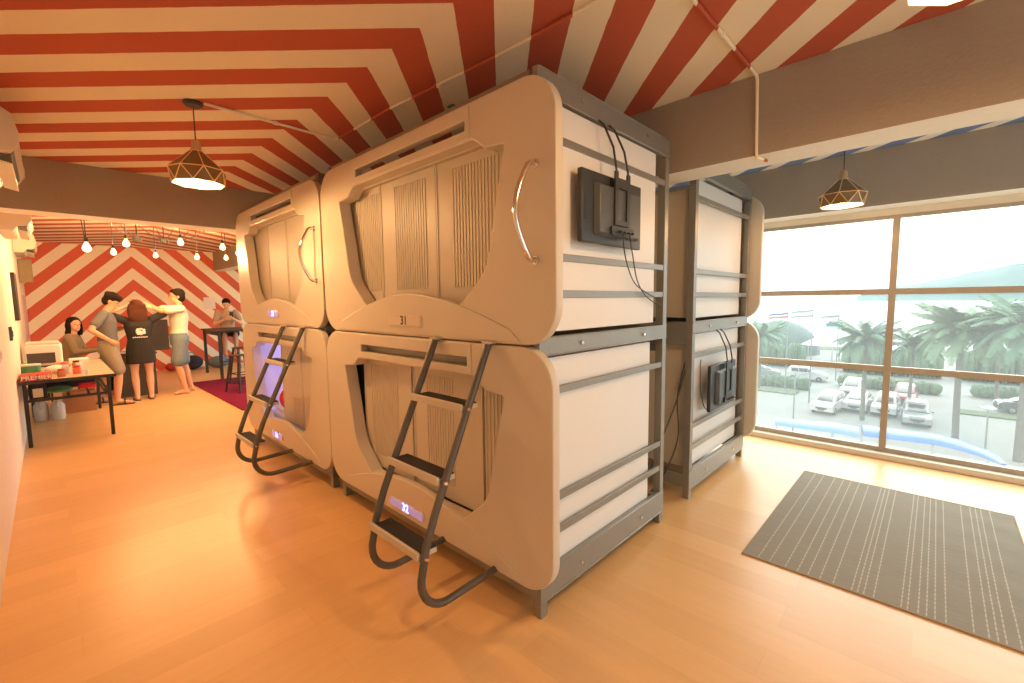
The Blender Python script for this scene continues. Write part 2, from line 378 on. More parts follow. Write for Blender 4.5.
# narrow dark opening edge, boxes on the left wall
tag(obj('wall_panel', MB().box((-8.65, YW, 1.38), (-8.15, YW+.035, 1.97)), 'iron', bev=.004, loc=(-8.4, YW, 1.38)), 'dark narrow framed board on the left wall past the beam', 'panel')
sw = thing('light_switch', 'small beige switch plate low on the left wall in front of the table', 'switch', (-5.2, YW, 1.18))
obj('plate', MB().box((-.045, 0, -.06), (.045, .01, .06)), 'sill', sw, bev=.003); obj('rocker', MB().box((-.015, .01, -.03), (.015, .016, .03)), 'white', sw)
sw = thing('light_switch', 'small grey switch box on the left wall just before the folding table', 'switch', (-6.75, YW, 1.28))
obj('plate', MB().box((-.05, 0, -.07), (.05, .022, .07)), 'midgrey', sw, bev=.003); obj('rocker', MB().box((-.015, .022, -.03), (.015, .028, .03)), 'darkgrey', sw)
tag(obj('poster', MB().box((-12.6, YW+.002, .95), (-11.2, YW+.010, 1.75)), 'pinkpaper', loc=(-12, YW, .95)), 'pale pink paper poster on the left wall near the far corner', 'poster')
tag(obj('paper_notice', MB().box((X0+.002, 2.72, 1.44), (X0+.008, 2.97, 1.73)), 'paper', loc=(X0, 2.74, 1.44)), 'small white paper notice taped on the red striped wall', 'notice')
tag(obj('hanging_scroll', MB().box((-11.0, YW, 1.95), (-10.88, YW+.16, 2.33)), 'olive', bev=.01, loc=(-11, YW, 1.95)), 'narrow tan hanging banner on the left wall under the far air conditioner', 'banner')

# ------------------------------------------------------------------ capsules
HW, HS = 1.135, 1.172
OPEN = [(.835,.925,.012), (.70,.935,.03), (.62,.995,.05), (-.62,.995,.05), (-.70,.935,.03), (-.835,.925,.012),
        (-.785,.72,.4), (-.705,.36,.25), (-.50,.185,.05), (.50,.185,.05), (.705,.36,.25), (.785,.72,.4)]
_pl = {}
def shared(key, fn):
    if key not in _pl: _pl[key] = fn()
    return _pl[key]
def mk_shell():
    return plate('front_shell', rp([(-HW,0,.185),(HW,0,.185),(HW,HS,.185),(-HW,HS,.185)], 14),
                 [rp(OPEN, 8), rp([(-.578,1.043,.004),(.578,1.043,.004),(.578,1.096,.004),(-.578,1.096,.004)], 2)], -.004, .047, .006)
def mk_collar():
    P = rp(OPEN, 8); n = len(P); mb = MB(); c = Vector((0, .6)); L = []
    for off, y in ((-.002, .0), (-.002, .084), (.025, .084), (.025, .0)):
        row = []
        for k in range(n):
            a = Vector(P[k-1]); b = Vector(P[(k+1) % n]); t = (b-a).normalized(); nn = Vector((t.y, -t.x))
            p = Vector(P[k]); d = nn if nn.dot(p-c) > 0 else -nn
            q = p+d*off; row.append(mb.bm.verts.new((q.x, y, q.y)))
        L.append(row)
    for i in range(4):
        A, B = L[i], L[(i+1) % 4]
        for k in range(n): mb.bm.faces.new((A[k], A[(k+1) % n], B[(k+1) % n], B[k]))
    return mb.mesh('opening_collar')
def mk_hill():
    pts = [(.93,.012), (.86,.07)]
    N = 26; top = []
    for k in range(N+1):
        u = .86-1.72*k/N; top.append((u, .07+.184*(1-(abs(u)/.86)**1.75)))
    pts = [(.93,.012)]+top+[(-.93,.012)]
    return plate('lower_fascia', pts, [], -.011, .03, .005)
def mk_header():
    return plate('header_trim', rp([(-.60,1.002,.01),(.60,1.002,.01),(.60,1.166,.01),(-.60,1.166,.01)], 3), [rp([(-.566,1.045,.004),(.566,1.045,.004),(.566,1.094,.004),(-.566,1.094,.004)], 2)], -.009, .01, .004)
def door_mesh(u0, u1, r0, r1, z0=.19, z1=1.0, rz0=.285, rz1=.945, low=False):
    mb = MB().box((u0, .100, z0), (u1, .116, z1))
    if low:
        n = int((r1-r0)/.022)
        for i in range(n):
            for j in range(12):
                x = r0+i*.022; z = rz0+j*.022; mb.box((x, .0975, z), (x+.012, .101, z+.012))
    else:
        n = int((r1-r0)/.024)
        for i in range(n+1 if n else 0):
            x = r0+i*(r1-r0)/n; mb.box((x-.007, .0955, rz0), (x+.0085, .101, rz1-.02*(x+.8)*.5))
    mb.box((u0, .0955, z0), (u0+.012, .100, z1)).box((u1-.012, .0955, z0), (u1, .100, z1))
    return mb
def digits(root, s, z, m, u=-.03):
    me = text_mesh(s, .074, .001, 'digits', .0012); me.transform(Matrix.Translation((u, -.0215, z))); return obj('digits', me, m, root, sm=False)

def capsule(label, cx, yf, z0, rz=0, d0=.05, d1=1.20, doors=(), disp=(-.18, .155, .066, .124), lit=False, num='', handle=True, bolts=True, interior='shell2', inner=False, sx=1.):
    R = thing('sleeping_capsule', label, 'capsule bed', (cx, yf, z0), rz, 'sleeping capsules stacked in the steel frames')
    R.scale = (sx, 1, 1)
    obj('front_shell', shared('shell', mk_shell), 'shell', R)
    obj('opening_collar', shared('collar', mk_collar), 'shell', R)
    obj('lower_fascia', shared('hill', mk_hill), 'shell', R)
    obj('header_trim', shared('head', mk_header), 'shell', R)
    a = .985
    for s in (-1, 1):
        x0, x1 = (s*a, s*(a-.02)) if s < 0 else (a-.02, a)
        obj('side_panel', MB().box((min(x0, x1), d0, .055), (max(x0, x1), d1, 1.108)), 'panel', R, bev=.002)
    b = a-.021
    obj('roof_panel', MB().box((-b, .046, 1.003), (b, d1, 1.023)), interior, R)
    obj('floor_panel', MB().box((-b, .046, .06), (b, d1, .085)), interior, R)
    obj('back_panel', MB().box((-b, d1-.022, .087), (b, d1-.001, 1.002)), interior, R)
    for args in doors:
        obj('sliding_door', door_mesh(*args[:4], **(args[4] if len(args) > 4 else {})), 'shell2', R, sm=False)
    obj('door_track', MB().box((-.74, .070, .984), (.74, .1165, .9985)), 'shell2', R)
    if inner: obj('dark_backing', MB().box((-.95, .130, .12), (-.60, .14, .999)), 'teal', R)  # added dark sheet stands for the dark interior behind the gap
    # number display
    u0, u1, w0, w1 = disp
    D = obj('number_display', plate('number_display', rp([(u0,w0,.02),(u1,w0,.02),(u1,w1,.02),(u0,w1,.02)], 5), [], -.0205, .0, .003), 'screen_lit' if lit else 'screen_off', R)
    obj('display_bezel', plate('display_bezel', rp([(u0-.008,w0-.008,.026),(u1+.008,w0-.008,.026),(u1+.008,w1+.008,.026),(u0-.008,w1+.008,.026)], 5), [rp([(u0,w0,.02),(u1,w0,.02),(u1,w1,.02),(u0,w1,.02)], 5)], -.018, .0, .002), 'screen_off', R)
    if num: digits(D, num, (w0+w1)/2, 'ledblue' if lit else 'ink', (u0+u1)/2)
    if handle:
        z0h, z1h, u = .380, .792, 1.020
        pts = [(u+.004, .0, z1h), (u+.002, -.035, z1h-.002)]
        for k in range(11):
            t = k/10; z = z1h-.012-(z1h-z0h-.024)*t; bow = math.sin(PI*t)
            pts.append((u-.012*bow, -.05-.068*bow, z))
        pts += [(u+.002, -.035, z0h+.002), (u+.004, 0, z0h)]
        H = obj('grab_handle', MB().tube(pts, .0125, 12), 'chrome', R)
        for z in (z0h, z1h): obj('handle_flange', MB().cyl((u+.004, 0, z), (u+.004, -.012, z), .022, .019, 18), 'chrome', H)
    if bolts:
        for z in (.398, .816):
            obj('screw_cap', MB().cyl((-1.0, 0, z), (-1.0, -.004, z), .011, .009, 12), 'wood', R)
    return R

Yf = 1.503
CN, CF, CB = -2.327, -4.555, -2.345
ZL, ZU = .166, 1.346
d_up = [(-.90, -.442, -.79, -.47), (-.438, .175, -.265, .066), (.179, .80, .33, .685)]
capsule('ivory upper sleeping capsule nearest the camera, numbered 31, its ribbed doors shut', CN+.02, Yf, ZU, doors=d_up, num='31', disp=(-.19, .155, .062, .122))
capsule('ivory lower sleeping capsule nearest the camera behind the tall ladder, blue-lit number', CN, Yf, ZL, handle=False, bolts=False,
        doors=[(-.735, -.115, -.635, -.297), (-.095, .565, .049, .30), (.585, .80, .62, .76)], num='32', lit=True, disp=(-.24, .135, .048, .100), inner=True)
capsule('ivory upper sleeping capsule at the passage end with a curved chrome handle', CF, Yf, ZU, doors=[(-.90,-.42,-.80,-.79),(-.41,.10,-.33,-.32),(.11,.80,.20,.21)], num='33', lit=True, disp=(-.17, .12, .078, .138), sx=.955)
capsule('ivory lower sleeping capsule at the passage end, open and glowing violet inside', CF, Yf, ZL, handle=False, bolts=False,
        doors=[(-.22, .30, .05, .25, dict(low=True, rz0=.22, rz1=.5)), (.31, .80, .42, .68, dict(low=True, rz0=.22, rz1=.5))], num='34', lit=True, disp=(-.27, .02, .052, .110), interior='linen', sx=.955)
capsule('ivory upper capsule of the window-side stack, its rounded shell turned to the window', CB, 4.692, ZU, PI, .158, 1.30, doors=d_up, disp=(-.19, .155, .062, .122))
capsule('ivory lower capsule of the window-side stack with a television on its side', CB, 4.692, ZL, PI, .158, 1.30, doors=d_up, disp=(-.19, .155, .062, .122), handle=False)
# bedding and light inside the open lower capsule
tag(obj('mattress', MB().box((CF-.90, Yf+.16, ZL+.087), (CF+.90, Yf+1.08, ZL+.20)), 'linen', bev=.03, loc=(CF, Yf+.6, ZL+.087)), 'white mattress inside the open lower capsule with violet light', 'mattress')
pm = MB().ball((CF-.47, Yf+.40, ZL+.36), (.15, .26, .17), 20, 12)
tag(obj('pillow', pm, 'red', loc=(CF-.50, Yf+.4, ZL+.21)), 'bright red pillow inside the open lower capsule behind the far ladder', 'pillow')
tag(obj('quilt', MB().ball((CF-.55, Yf+.27, ZL+.235), (.30, .10, .06), 20, 10), 'linen', loc=(CF-.55, Yf+.27, ZL+.2)), 'crumpled white quilt edge at the mouth of the open lower capsule', 'quilt')
tag(obj('led_strip', MB().box((CF-.90, Yf+1.085, ZL+.93), (CF+.6, Yf+1.11, ZL+.96)), 'ledpurple', loc=(CF, Yf+1.1, ZL+.93)), 'violet light strip along the back of the open lower capsule', 'light')
def lamp(name, kind, loc, energy, col, size=.1, **k):
    l = bpy.data.lights.new(name, kind); l.energy = energy; l.color = col
    if kind == 'POINT': l.shadow_soft_size = size
    for a, v in k.items(): setattr(l, a, v)
    o = bpy.data.objects.new(name, l); COL.objects.link(o); o.location = loc; return o
lamp('violet_capsule_lamp', 'POINT', (CF-.5, Yf+.75, ZL+.85), 9, (.45, .42, 1), .08)

# ------------------------------------------------------------------ steel frames
def frame(label, x0, x1, y0, y1, front, group='grey steel frames carrying the capsules'):
    R = thing('steel_frame', label, 'bed frame', ((x0+x1)/2, (y0+y1)/2, 0), 0, group)
    P = lambda n, mb, b=.003: obj(n, mb, 'steel', R, world=True, bev=b)
    t = .052
    for px in (x0, x1-t):
        for py in (y0, y1-t): P('post', MB().box((px, py, 0), (px+t, py+t, 2.46)))
    def endbeam(z0, z1, lip=True):
        for s, px in ((1, x1), (-1, x0)):
            mb = MB().box((min(px+s*.0015, px-s*.03), y0-.0012, z0), (max(px+s*.0015, px-s*.03), y1+.0012, z1))
            if lip: mb.box((min(px, px+s*.006), y0+.002, z0), (max(px, px+s*.006), y1-.002, z0+.008)).box((min(px, px+s*.006), y0+.002, z1-.008), (max(px, px+s*.006), y1-.002, z1))
            o = P('end_beam', mb)
            for py in (y0+.33, y1-.33):
                b = MB().cyl((px+s*.002, py, (z0+z1)/2), (px+s*.014, py, (z0+z1)/2), .011, .009, 8); obj('bolt', b, 'chrome', o, world=False if False else True)
    endbeam(2.462, 2.572); endbeam(1.288, 1.380); endbeam(.078, .226)
    for py in (y0+.002, y1-.042):
        P('long_beam', MB().box((x0+.052, py, 2.532), (x1-.052, py+.04, 2.57)))
        P('long_beam', MB().box((x0+.052, py, 1.20), (x1-.052, py+.04, 1.375)))
        P('long_beam', MB().box((x0+.052, py, .085), (x1-.052, py+.04, .19)))
    for z in (2.278, 1.738, 1.562, 1.096, .552, .380):
        for s, px in ((1, x1), (-1, x0)):
            P('side_rail', MB().box((min(px-s*.004, px-s*.022), y0+t, z), (max(px-s*.004, px-s*.022), y1-t, z+.036)), .002)
    return R
frame('grey steel frame carrying the two capsules nearest the camera', -3.40, -1.31, 1.549, 2.872, -1)
frame('grey steel frame carrying the two capsules at the passage end', -5.60, -3.575, 1.549, 2.872, -1)
frame('grey steel frame of the window-side capsule stack', -3.40, -1.31, 3.322, 4.645, 1)

# ------------------------------------------------------------------ ladders
def ladder(label, xl, xr):
    R = thing('capsule_ladder', label, 'ladder', ((xl+xr)/2, 1.2, 0), 0, 'bent tube ladders hooked on the capsules')
    def prof():
        p = [(1.478, 1.345), (1.30, .968), (1.13, .60)]
        c = (1.048+.145, .31); r = .145
        p += [(1.078, .462)]
        for k in range(9):
            a = math.radians(172+ (272-172)*k/8); p.append((c[0]+r*math.cos(a), c[1]+r*math.sin(a)))
        p += [(1.30, .168), (1.40, .172), (1.553, .178)]
        return p
    for x in (xl, xr):
        obj('side_rail', MB().tube([(x, y, z) for y, z in prof()], .0185, 12), 'ladder', R, world=True)
        obj('rail_cap', MB().box((x-.028, 1.455, 1.343), (x+.028, 1.52, 1.356)), 'shell2', R, world=True, bev=.003)
    for z in (1.045, .735, .425):
        y = 1.478-.478*(1.345-z)
        if z < .45: y = 1.072
        st = obj('step', MB().box((xl-.012, y-.030, z-.016), (xr-.014, y-.016, z+.022)).box((xl+.017, y-.016, z-.012), (xr-.017, y+.078, z+.012)), 'shell2', R, world=True, bev=.003)
        obj('grip_pad', MB().box((xl+.02, y-.016, z+.0125), (xr-.02, y+.074, z+.018)), 'rubber', st, world=True)
        for x, s in ((xl, -1), (xr, 1)): obj('bolt', MB().cyl((x+s*.016, y-.005, z), (x+s*.024, y-.005, z), .01, .008, 8), 'chrome', st, world=True)
    return R
ladder('tall grey tube ladder in front of the nearest lower capsule', -2.002, -1.574)
ladder('tall grey tube ladder in front of the open violet-lit capsule', -4.305, -3.86)

# ------------------------------------------------------------------ televisions hung on the frame ends
def television(label, x, y0, y1, z0, z1, ztop):
    R = thing('television', label, 'television', (x, (y0+y1)/2, z0), 0, 'black televisions hung backwards on the frame ends')
    P = lambda n, mb, m, b=.003, par=R: obj(n, mb, m, par, world=True, bev=b)
    P('screen_housing', MB().box((x-.012, y0, z0), (x+.016, y1, z1)), 'darkgrey', .006)
    back = MB(); w = y1-y0; h = z1-z0
    back.prism([(y0+.10, z0+.04), (y1-.05, z0+.04), (y1-.05, z1-.05), (y0+.10, z1-.05)], lambda a, b: (x+.016, a, b), lambda a, b: (x+.045, a+(.02 if a < (y0+y1)/2 else -.02), b+(.015 if b < (z0+z1)/2 else -.015)))
    P('rear_cover', back, 'midgrey', .004)
    v = MB()
    for k in range(9): v.box((x+.0165, y0+.025, z0+.11+k*.014), (x+.019, y0+.065, z0+.117+k*.014))
    P('vent_slots', v, 'black', 0)
    ym = y0+.54*w; br = MB()
    br.box((x+.046, ym-.075, z0+.10), (x+.056, ym-.045, z1+.02)).box((x+.046, ym+.045, z0+.10), (x+.056, ym+.075, z1+.02)).box((x+.046, ym-.045, z1-.06), (x+.055, ym+.045, z1-.01)).box((x+.046, ym-.045, z0+.10), (x+.055, ym+.045, z0+.13))
    P('mounting_bracket', br, 'black', .001)
    io = MB()
    io.box((x+.044, ym-.09, z0+.045), (x+.054, ym+.12, z0+.095)); io.box((x+.05, ym-.11, z0+.05), (x+.058, ym-.095, z0+.09))
    P('socket_panel', io, 'black', .001)
    for k in range(4): P('cable_plug', MB().cyl((x+.054, ym-.04+k*.04, z0+.07), (x+.078, ym-.04+k*.04, z0+.065), .006, .006, 8), 'midgrey', 0)
    for dy in (-.06, .06):
        pts = [(x+.052, ym+dy, z1+.015), (x+.04, ym+dy*.9-.02, (z1+ztop)/2), (x-.005, ym+dy*.85-.04, ztop-.02), (-1.300, ym+dy*.8-.05, ztop+.008)]
        sb = MB()
        for a, b in zip(pts, pts[1:]): sb.tube([a, b], .0055, 6)
        P('hanging_strap', sb, 'black', 0)
    return R, ym
_, ym = television('black television hung high on the side of the nearest upper capsule', -1.268, 1.80, 2.385, 1.832, 2.182, 2.455)
def cable(label, pts, r=.0035, m='black'):
    P = [Vector(p) for p in pts]; out = []
    for i in range(len(P)-1):
        p0 = P[max(i-1, 0)]; p1 = P[i]; p2 = P[i+1]; p3 = P[min(i+2, len(P)-1)]
        for k in range(6):
            t = k/6; out.append(.5*((2*p1)+(-p0+p2)*t+(2*p0-5*p1+4*p2-p3)*t*t+(-p0+3*p1-3*p2+p3)*t**3))
    out.append(P[-1])
    return tag(obj('power_cable', MB().tube(out, r, 6), m, loc=pts[0]), label, 'cable')
cable('thin black cable looping down from the upper television to the corner post', [(-1.20, ym-.02, 1.89), (-1.23, ym+.06, 1.78), (-1.27, ym+.22, 1.66), (-1.285, ym+.38, 1.60), (-1.292, 2.74, 1.54)])
cable('thin black cable from the right plug of the upper television to the corner post', [(-1.20, ym+.05, 1.89), (-1.24, ym+.16, 1.79), (-1.275, ym+.28, 1.66), (-1.29, ym+.42, 1.57), (-1.295, 2.75, 1.50)])
_, ym2 = television('black television hung low on the window-side stack', -1.268, 3.56, 4.15, .65, 1.02, 1.288)
cable('thin black cable hanging left of the lower television', [(-1.215, ym2-.05, .71), (-1.285, 3.60, .66), (-1.30, 3.50, .80), (-1.295, 3.45, 1.00), (-1.30, 3.47, 1.08)])
cable('black cable sagging between the two capsule stacks to the floor beam', [(-1.36, 3.35, 1.05), (-1.38, 3.24, .80), (-1.42, 3.08, .52), (-1.44, 2.95, .32), (-1.46, 2.90, .18)], .006)
cable('second black cable hanging beside the window-side post down to its foot', [(-1.36, 3.34, 1.10), (-1.40, 3.29, .80), (-1.38, 3.27, .50), (-1.42, 3.15, .25), (-1.5, 3.05, .08)], .006)

# ------------------------------------------------------------------ pendants
def pendant(label, x, y, zb, power=74):
    R = thing('pendant_lamp', label, 'pendant lamp', (x, y, ZC), 0, 'faceted copper wire pendant lamps')
    dz = zb-ZC                     # rim of shade, local
    obj('ceiling_rose', MB().lathe([(.055, -.001), (.055, -.018), (.045, -.026)], seg=28), 'black', R)
    top = dz+.270
    obj('cord', MB().cyl((0, 0, -.02), (0, 0, top), .0035, seg=8), 'black', R)
    obj('wooden_cap', MB().lathe([(.014, top+.004), (.024, top), (.031, top-.062), (.034, top-.068)], seg=20), 'wood', R)
    n = 8; r0, r1, r2 = .036, .160, .146; z1, z2, z0 = dz+.085, dz, dz+.205
    sh = MB(); ring = lambda r, z, ph: [Vector((r*math.cos(2*PI*(k+ph)/n), r*math.sin(2*PI*(k+ph)/n), z)) for k in range(n)]
    A, B, C_ = ring(r0, z0, 0), ring(r1, z1, 0), ring(r2, z2, .5)
    def faces(mb, A, B, C_):
        a = [mb.bm.verts.new(v) for v in A]; b = [mb.bm.verts.new(v) for v in B]; c = [mb.bm.verts.new(v) for v in C_]
        for k in range(n):
            q = (k+1) % n
            mb.bm.faces.new((a[k], a[q], b[q], b[k])); mb.bm.faces.new((b[k], b[q], c[k])); mb.bm.faces.new((b[q], c[q], c[k]))
        return a
    a = faces(sh, A, B, C_); sh.bm.faces.new(a)
    so = obj('lamp_shade', sh, 'shade_out', R, sm=False)
    so2 = MB(); k_ = .965; a = faces(so2, [Vector((v.x*k_, v.y*k_, v.z-.003)) for v in A], [Vector((v.x*k_, v.y*k_, v.z)) for v in B], [Vector((v.x*k_, v.y*k_, v.z)) for v in C_]); so2.bm.faces.new(a)
    obj('shade_lining', so2, 'shade_in', so, sm=False)
    w = MB(); rw = .0032
    for k in range(n):
        q = (k+1) % n
        for p, s_ in ((A[k], B[k]), (B[k], B[q]), (B[k], C_[k]), (B[q], C_[k]), (C_[k], C_[q]), (A[k], A[q])): w.cyl(p*1.005, s_*1.005, rw, seg=6)
    obj('wire_cage', w, 'copper', R)
    obj('bulb', MB().lathe([(.012, dz+.12), (.016, dz+.10), (.034, dz+.065), (.034, dz+.045), (.022, dz+.02), (.004, dz+.012)], seg=16), 'bulb', R)
    lamp('pendant_light', 'POINT', (x, y, zb+.005), power, WARM, .035)
    return R
PEND = 74
pendant('copper wire pendant lamp hanging over the passage at the left', -3.563, .752, 2.345)
pendant('copper wire pendant lamp hanging by the window under the blue striped ceiling', -.600, 4.50, 2.285, 22)
pendant('copper wire pendant lamp at the top right corner, only its glowing rim showing', .027, 1.747, 2.40, 58)

def pipe(label, pts, r=.009, m='ceil_red'):
    R = thing('conduit_pipe', label, 'conduit', pts[0])
    obj('tube', MB().tube(pts, r, 10), m, R, world=True)
    for a, b in zip(pts, pts[1:]):
        a = Vector(a); b = Vector(b); L = (b-a).length; n = int(L/.8)
        for k in range(n):
            c = a+(b-a)*((k+.5)/n); t = (b-a).normalized()*.012; obj('clip', MB().cyl(c-t, c+t, r+.005, seg=10), m, R, world=True)
    return R
zp = ZC-.014
pipe('bare cream conduit on the ceiling from the left pendant to its corner joint', [(-3.50, .80, zp), (-3.53, 1.672, zp)], m='cream_paint')
pipe('painted conduit running along the ceiling above the capsules', [(-3.53, 1.69, zp), (-3.45, 1.69, zp), (-2.73, 1.69, zp), (-1.75, 1.75, zp), (2.5, 1.80, zp)])
pipe('painted conduit crossing the ceiling and dropping down the long taupe beam', [(-.84, 1.83, zp), (-.835, 2.96, zp), (-.833, 2.974, zp-.02), (-.825, 2.978, ZB+.02), (-.822, 2.980, ZB-.012), (-.80, 3.10, ZB-.012)])
tag(obj('ceiling_tag', MB().box((-2.46, 1.96, ZC-.008), (-2.40, 1.995, ZC-.001)), 'green', bev=.002, loc=(-2.43, 1.97, ZC)), 'tiny dark green tag on the ceiling above the nearest capsule', 'tag')

# ------------------------------------------------------------------ hanging bulbs
bulbs = [(-7.2, .371, 2.246, 1.25, 'large glowing bulb on a double cord, leftmost of the hanging bulbs'),
 (-8.2, .687, 2.296, 1, 'glowing bulb hanging just above the grey-shirted man'), (-7.8, .786, 2.386, 1.15, 'glowing bulb hung higher, third from the left wall'),
 (-8.8, 1.223, 2.332, .95, 'small glowing bulb hanging at the peak right of the wall chevron'), (-7.6, 1.342, 2.428, 1.1, 'glowing bulb hung high above the white-shirted man'),
 (-8.6, 1.719, 2.325, 1, 'glowing bulb hanging low right of the white-shirted man'), (-7.8, 1.888, 2.422, 1.1, 'glowing bulb hung high near the far capsule'),
 (-8.8, 2.17, 2.352, .95, 'glowing bulb hanging low before the far taupe beam'), (-8.2, 2.196, 2.388, 1, 'glowing bulb half hidden by the far capsule edge')]
for x, y, z, k, lab in bulbs:
    k *= .68
    R = thing('hanging_bulb', lab, 'bulb', (x, y, ZC), 0, 'filament bulbs hanging from the back ceiling')
    d = z-ZC
    cd = MB().cyl((0, 0, 0), (0, 0, d+.11*k), .005, seg=6)
    if k > .8: cd.cyl((.0, -.05, 0), (0, -.01, d+.11*k), .005, seg=6)
    obj('cord', cd, 'black', R)
    obj('socket', MB().cyl((0, 0, d+.115*k), (0, 0, d+.05*k), .020*k, .024*k, 12), 'iron', R)
    obj('bulb', MB().lathe([(.016*k, d+.055*k), (.022*k, d+.03*k), (.045*k, d-.015*k), (.048*k, d-.04*k), (.036*k, d-.068*k), (.008*k, d-.082*k)], seg=14), 'bulb_s', R)
    lamp('bulb_light', 'POINT', (x, y, z-.03), 16, WARM, .05*k).data.energy = 240
for i, (x, y, z) in enumerate([(-8.3, .959, 2.493), (-8.3, 1.266, 2.491)]):
    R = thing('cord_hub', ['black cord hub under the back ceiling, the left one of two', 'black cord hub under the back ceiling, the right one of two'][i], 'cord hub', (x, y, z), 0, 'cord hubs of the hanging bulbs')
    obj('hub', MB().cyl((0, 0, -.03), (0, 0, .03), .05, seg=14), 'black', R); obj('stem', MB().cyl((0, 0, .03), (0, 0, ZC-z), .008, seg=8), 'black', R)
# swagged cords between ceiling hooks
def swag(label, a, b, sag):
    a, b = Vector(a), Vector(b); pts = []
    for k in range(15):
        t = k/14; p = a.lerp(b, t); p.z -= sag*4*t*(1-t); pts.append(p)
    tag(obj('bulb_cord', MB().tube(pts, .005, 6), 'black', loc=a), label, 'cord', 'swagged bulb cords under the back ceiling')
sw_ = [((-7.2, .371, ZC-.005), (-8.3, .95, 2.53), .12), ((-8.2, .687, ZC-.005), (-8.3, .97, 2.53), .08), ((-7.8, .786, ZC-.005), (-8.3, 1.26, 2.53), .1),
       ((-8.8, 1.223, ZC-.005), (-8.3, 1.27, 2.53), .06), ((-7.6, 1.342, ZC-.005), (-8.3, 1.28, 2.53), .1), ((-8.6, 1.719, ZC-.005), (-8.3, 1.28, 2.53), .12), ((-7.8, 1.888, ZC-.005), (-8.3, 1.27, 2.53), .14)]
nm = ['leftmost bulb', 'second bulb from the left', 'third bulb from the left', 'small middle bulb', 'high middle bulb', 'low bulb right of the middle', 'high bulb near the far capsule']
for (a, b, s_), n_ in zip(sw_, nm): swag('thin black cord swagging from a cord hub to the '+n_, a, b, s_)

# ------------------------------------------------------------------ air conditioners on the left wall
def aircon(label, x0, x1, z0, z1, d=.235):
    R = thing('air_conditioner', label, 'air conditioner', ((x0+x1)/2, YW, z0), 0, 'split air conditioners on the left wall')
    h = z1-z0
    prof = [(0, .0), (.10, .0), (.135, .05), (.20, .055), (d, .11), (d+.003, h*.55), (d-.02, h-.03), (d-.06, h), (0, h)]
    obj('housing', MB().prism(prof, lambda a, b: (x0, YW+.001+a, z0+b), lambda a, b: (x1, YW+.001+a, z0+b)), 'acwhite', R, world=True, bev=.008)
    for xa, xb in ((x0-.012, x0), (x1, x1+.012)):
        obj('end_cap', MB().prism([(p[0]*1.02, p[1]) for p in prof], lambda a, b: (xa, YW+.001+a, z0+b-.003), lambda a, b: (xb, YW+.001+a, z0+b-.003)), 'acwhite', R, world=True, bev=.004)
    obj('outlet', MB().prism([(.125, .046), (.20, .051), (.215, .08), (.14, .075)], lambda a, b: (x0+.05, YW+a, z0+b-.004), lambda a, b: (x1-.05, YW+a, z0+b-.004)), 'midgrey', R, world=True)
    obj('louver', MB().box((x0+.04, YW+.13, z0+.0), (x1-.04, YW+.205, z0+.006), Matrix.Rotation(-.25, 3, 'X')), 'acwhite', R, world=True, bev=.002)
aircon('white split air conditioner high on the left wall before the taupe cross beam', -5.02, -4.02, 2.41, 2.72)
aircon('white split air conditioner just behind the taupe cross beam', -7.75, -6.85, 2.33, 2.63)
aircon('white split air conditioner on the left wall nearest the striped wall', -10.9, -9.9, 2.36, 2.66)

# ------------------------------------------------------------------ rugs
g = thing('area_rug', 'grey woven rug with thin pale lines on the floor by the window', 'rug', (-.77, 2.82, 0))
gm = MB(); N = 40
vs = [[gm.bm.verts.new((-.77+1.235*i/24, 2.82+1.745*j/N, .008+(.0025*math.sin(j*.9+i*.4)*(i/24)**2 if 0 < j < N else 0))) for j in range(N+1)] for i in range(25)]
vb = [[gm.bm.verts.new((-.77+1.235*i/24, 2.82+1.745*j/N, .0005)) for j in (0, N)] for i in range(25)]
for i in range(24):
    for j in range(N): gm.bm.faces.new((vs[i][j], vs[i+1][j], vs[i+1][j+1], vs[i][j+1]))
obj('pile', gm, 'greyrug', g, world=True)
ed = MB().box((-.772, 2.812, 0), (.467, 2.82, .009)).box((-.772, 4.565, 0), (.467, 4.573, .009)).box((-.778, 2.812, 0), (-.77, 4.573, .009)).box((.465, 2.812, 0), (.473, 4.573, .009)).box((-.77, 2.82, 0), (.465, 4.565, .004))
obj('binding', ed, 'rugedge', g, world=True)
tag(obj('area_rug', MB().box((-10.6, 1.86, 0), (-7.25, 3.9, .016)), 'maroon', bev=.005, loc=(-9, 2.8, 0)), 'maroon rug under the tall table and stools beyond the capsules', 'rug')

# ------------------------------------------------------------------ folding table and its load
T = thing('folding_table', 'long folding table with beige top and black steel legs along the left wall', 'table', (-8.1, .12, 0))
P = lambda n, mb, m, b=.003: obj(n, mb, m, T, world=True, bev=b)
P('table_top', MB().box((-9.17, -.262, .722), (-7.02, .50, .748)), 'tabletop')
P('top_edge', MB().box((-9.18, -.27, .712), (-7.01, -.2625, .75)).box((-9.18, .5005, .712), (-7.01, .508, .75)).box((-7.0195, -.262, .712), (-7.01, .50, .75)).box((-9.18, -.262, .712), (-9.1705, .50, .75)), 'iron')
for x in (-7.14, -9.10):
    for y in (-.235, .445): P('leg', MB().box((x-.017, y-.017, 0), (x+.017, y+.017, .712)), 'iron')
    P('cross_bar', MB().box((x-.013, -.218, .50), (x+.013, .428, .53)), 'iron')
for y in (-.235, .445): P('long_rail', MB().box((-9.08, y-.012, .50), (-7.16, y+.012, .525)), 'iron')
P('wire_shelf', MB().box((-9.07, -.215, .512), (-7.17, -.19, .52)).box((-9.07, -.07, .512), (-7.17, -.05, .52)).box((-9.07, .09, .512), (-7.17, .11, .52)).box((-9.07, .26, .512), (-7.17, .28, .52)).box((-9.07, .40, .512), (-7.17, .42, .52)), 'iron', 0)
zt = .7495
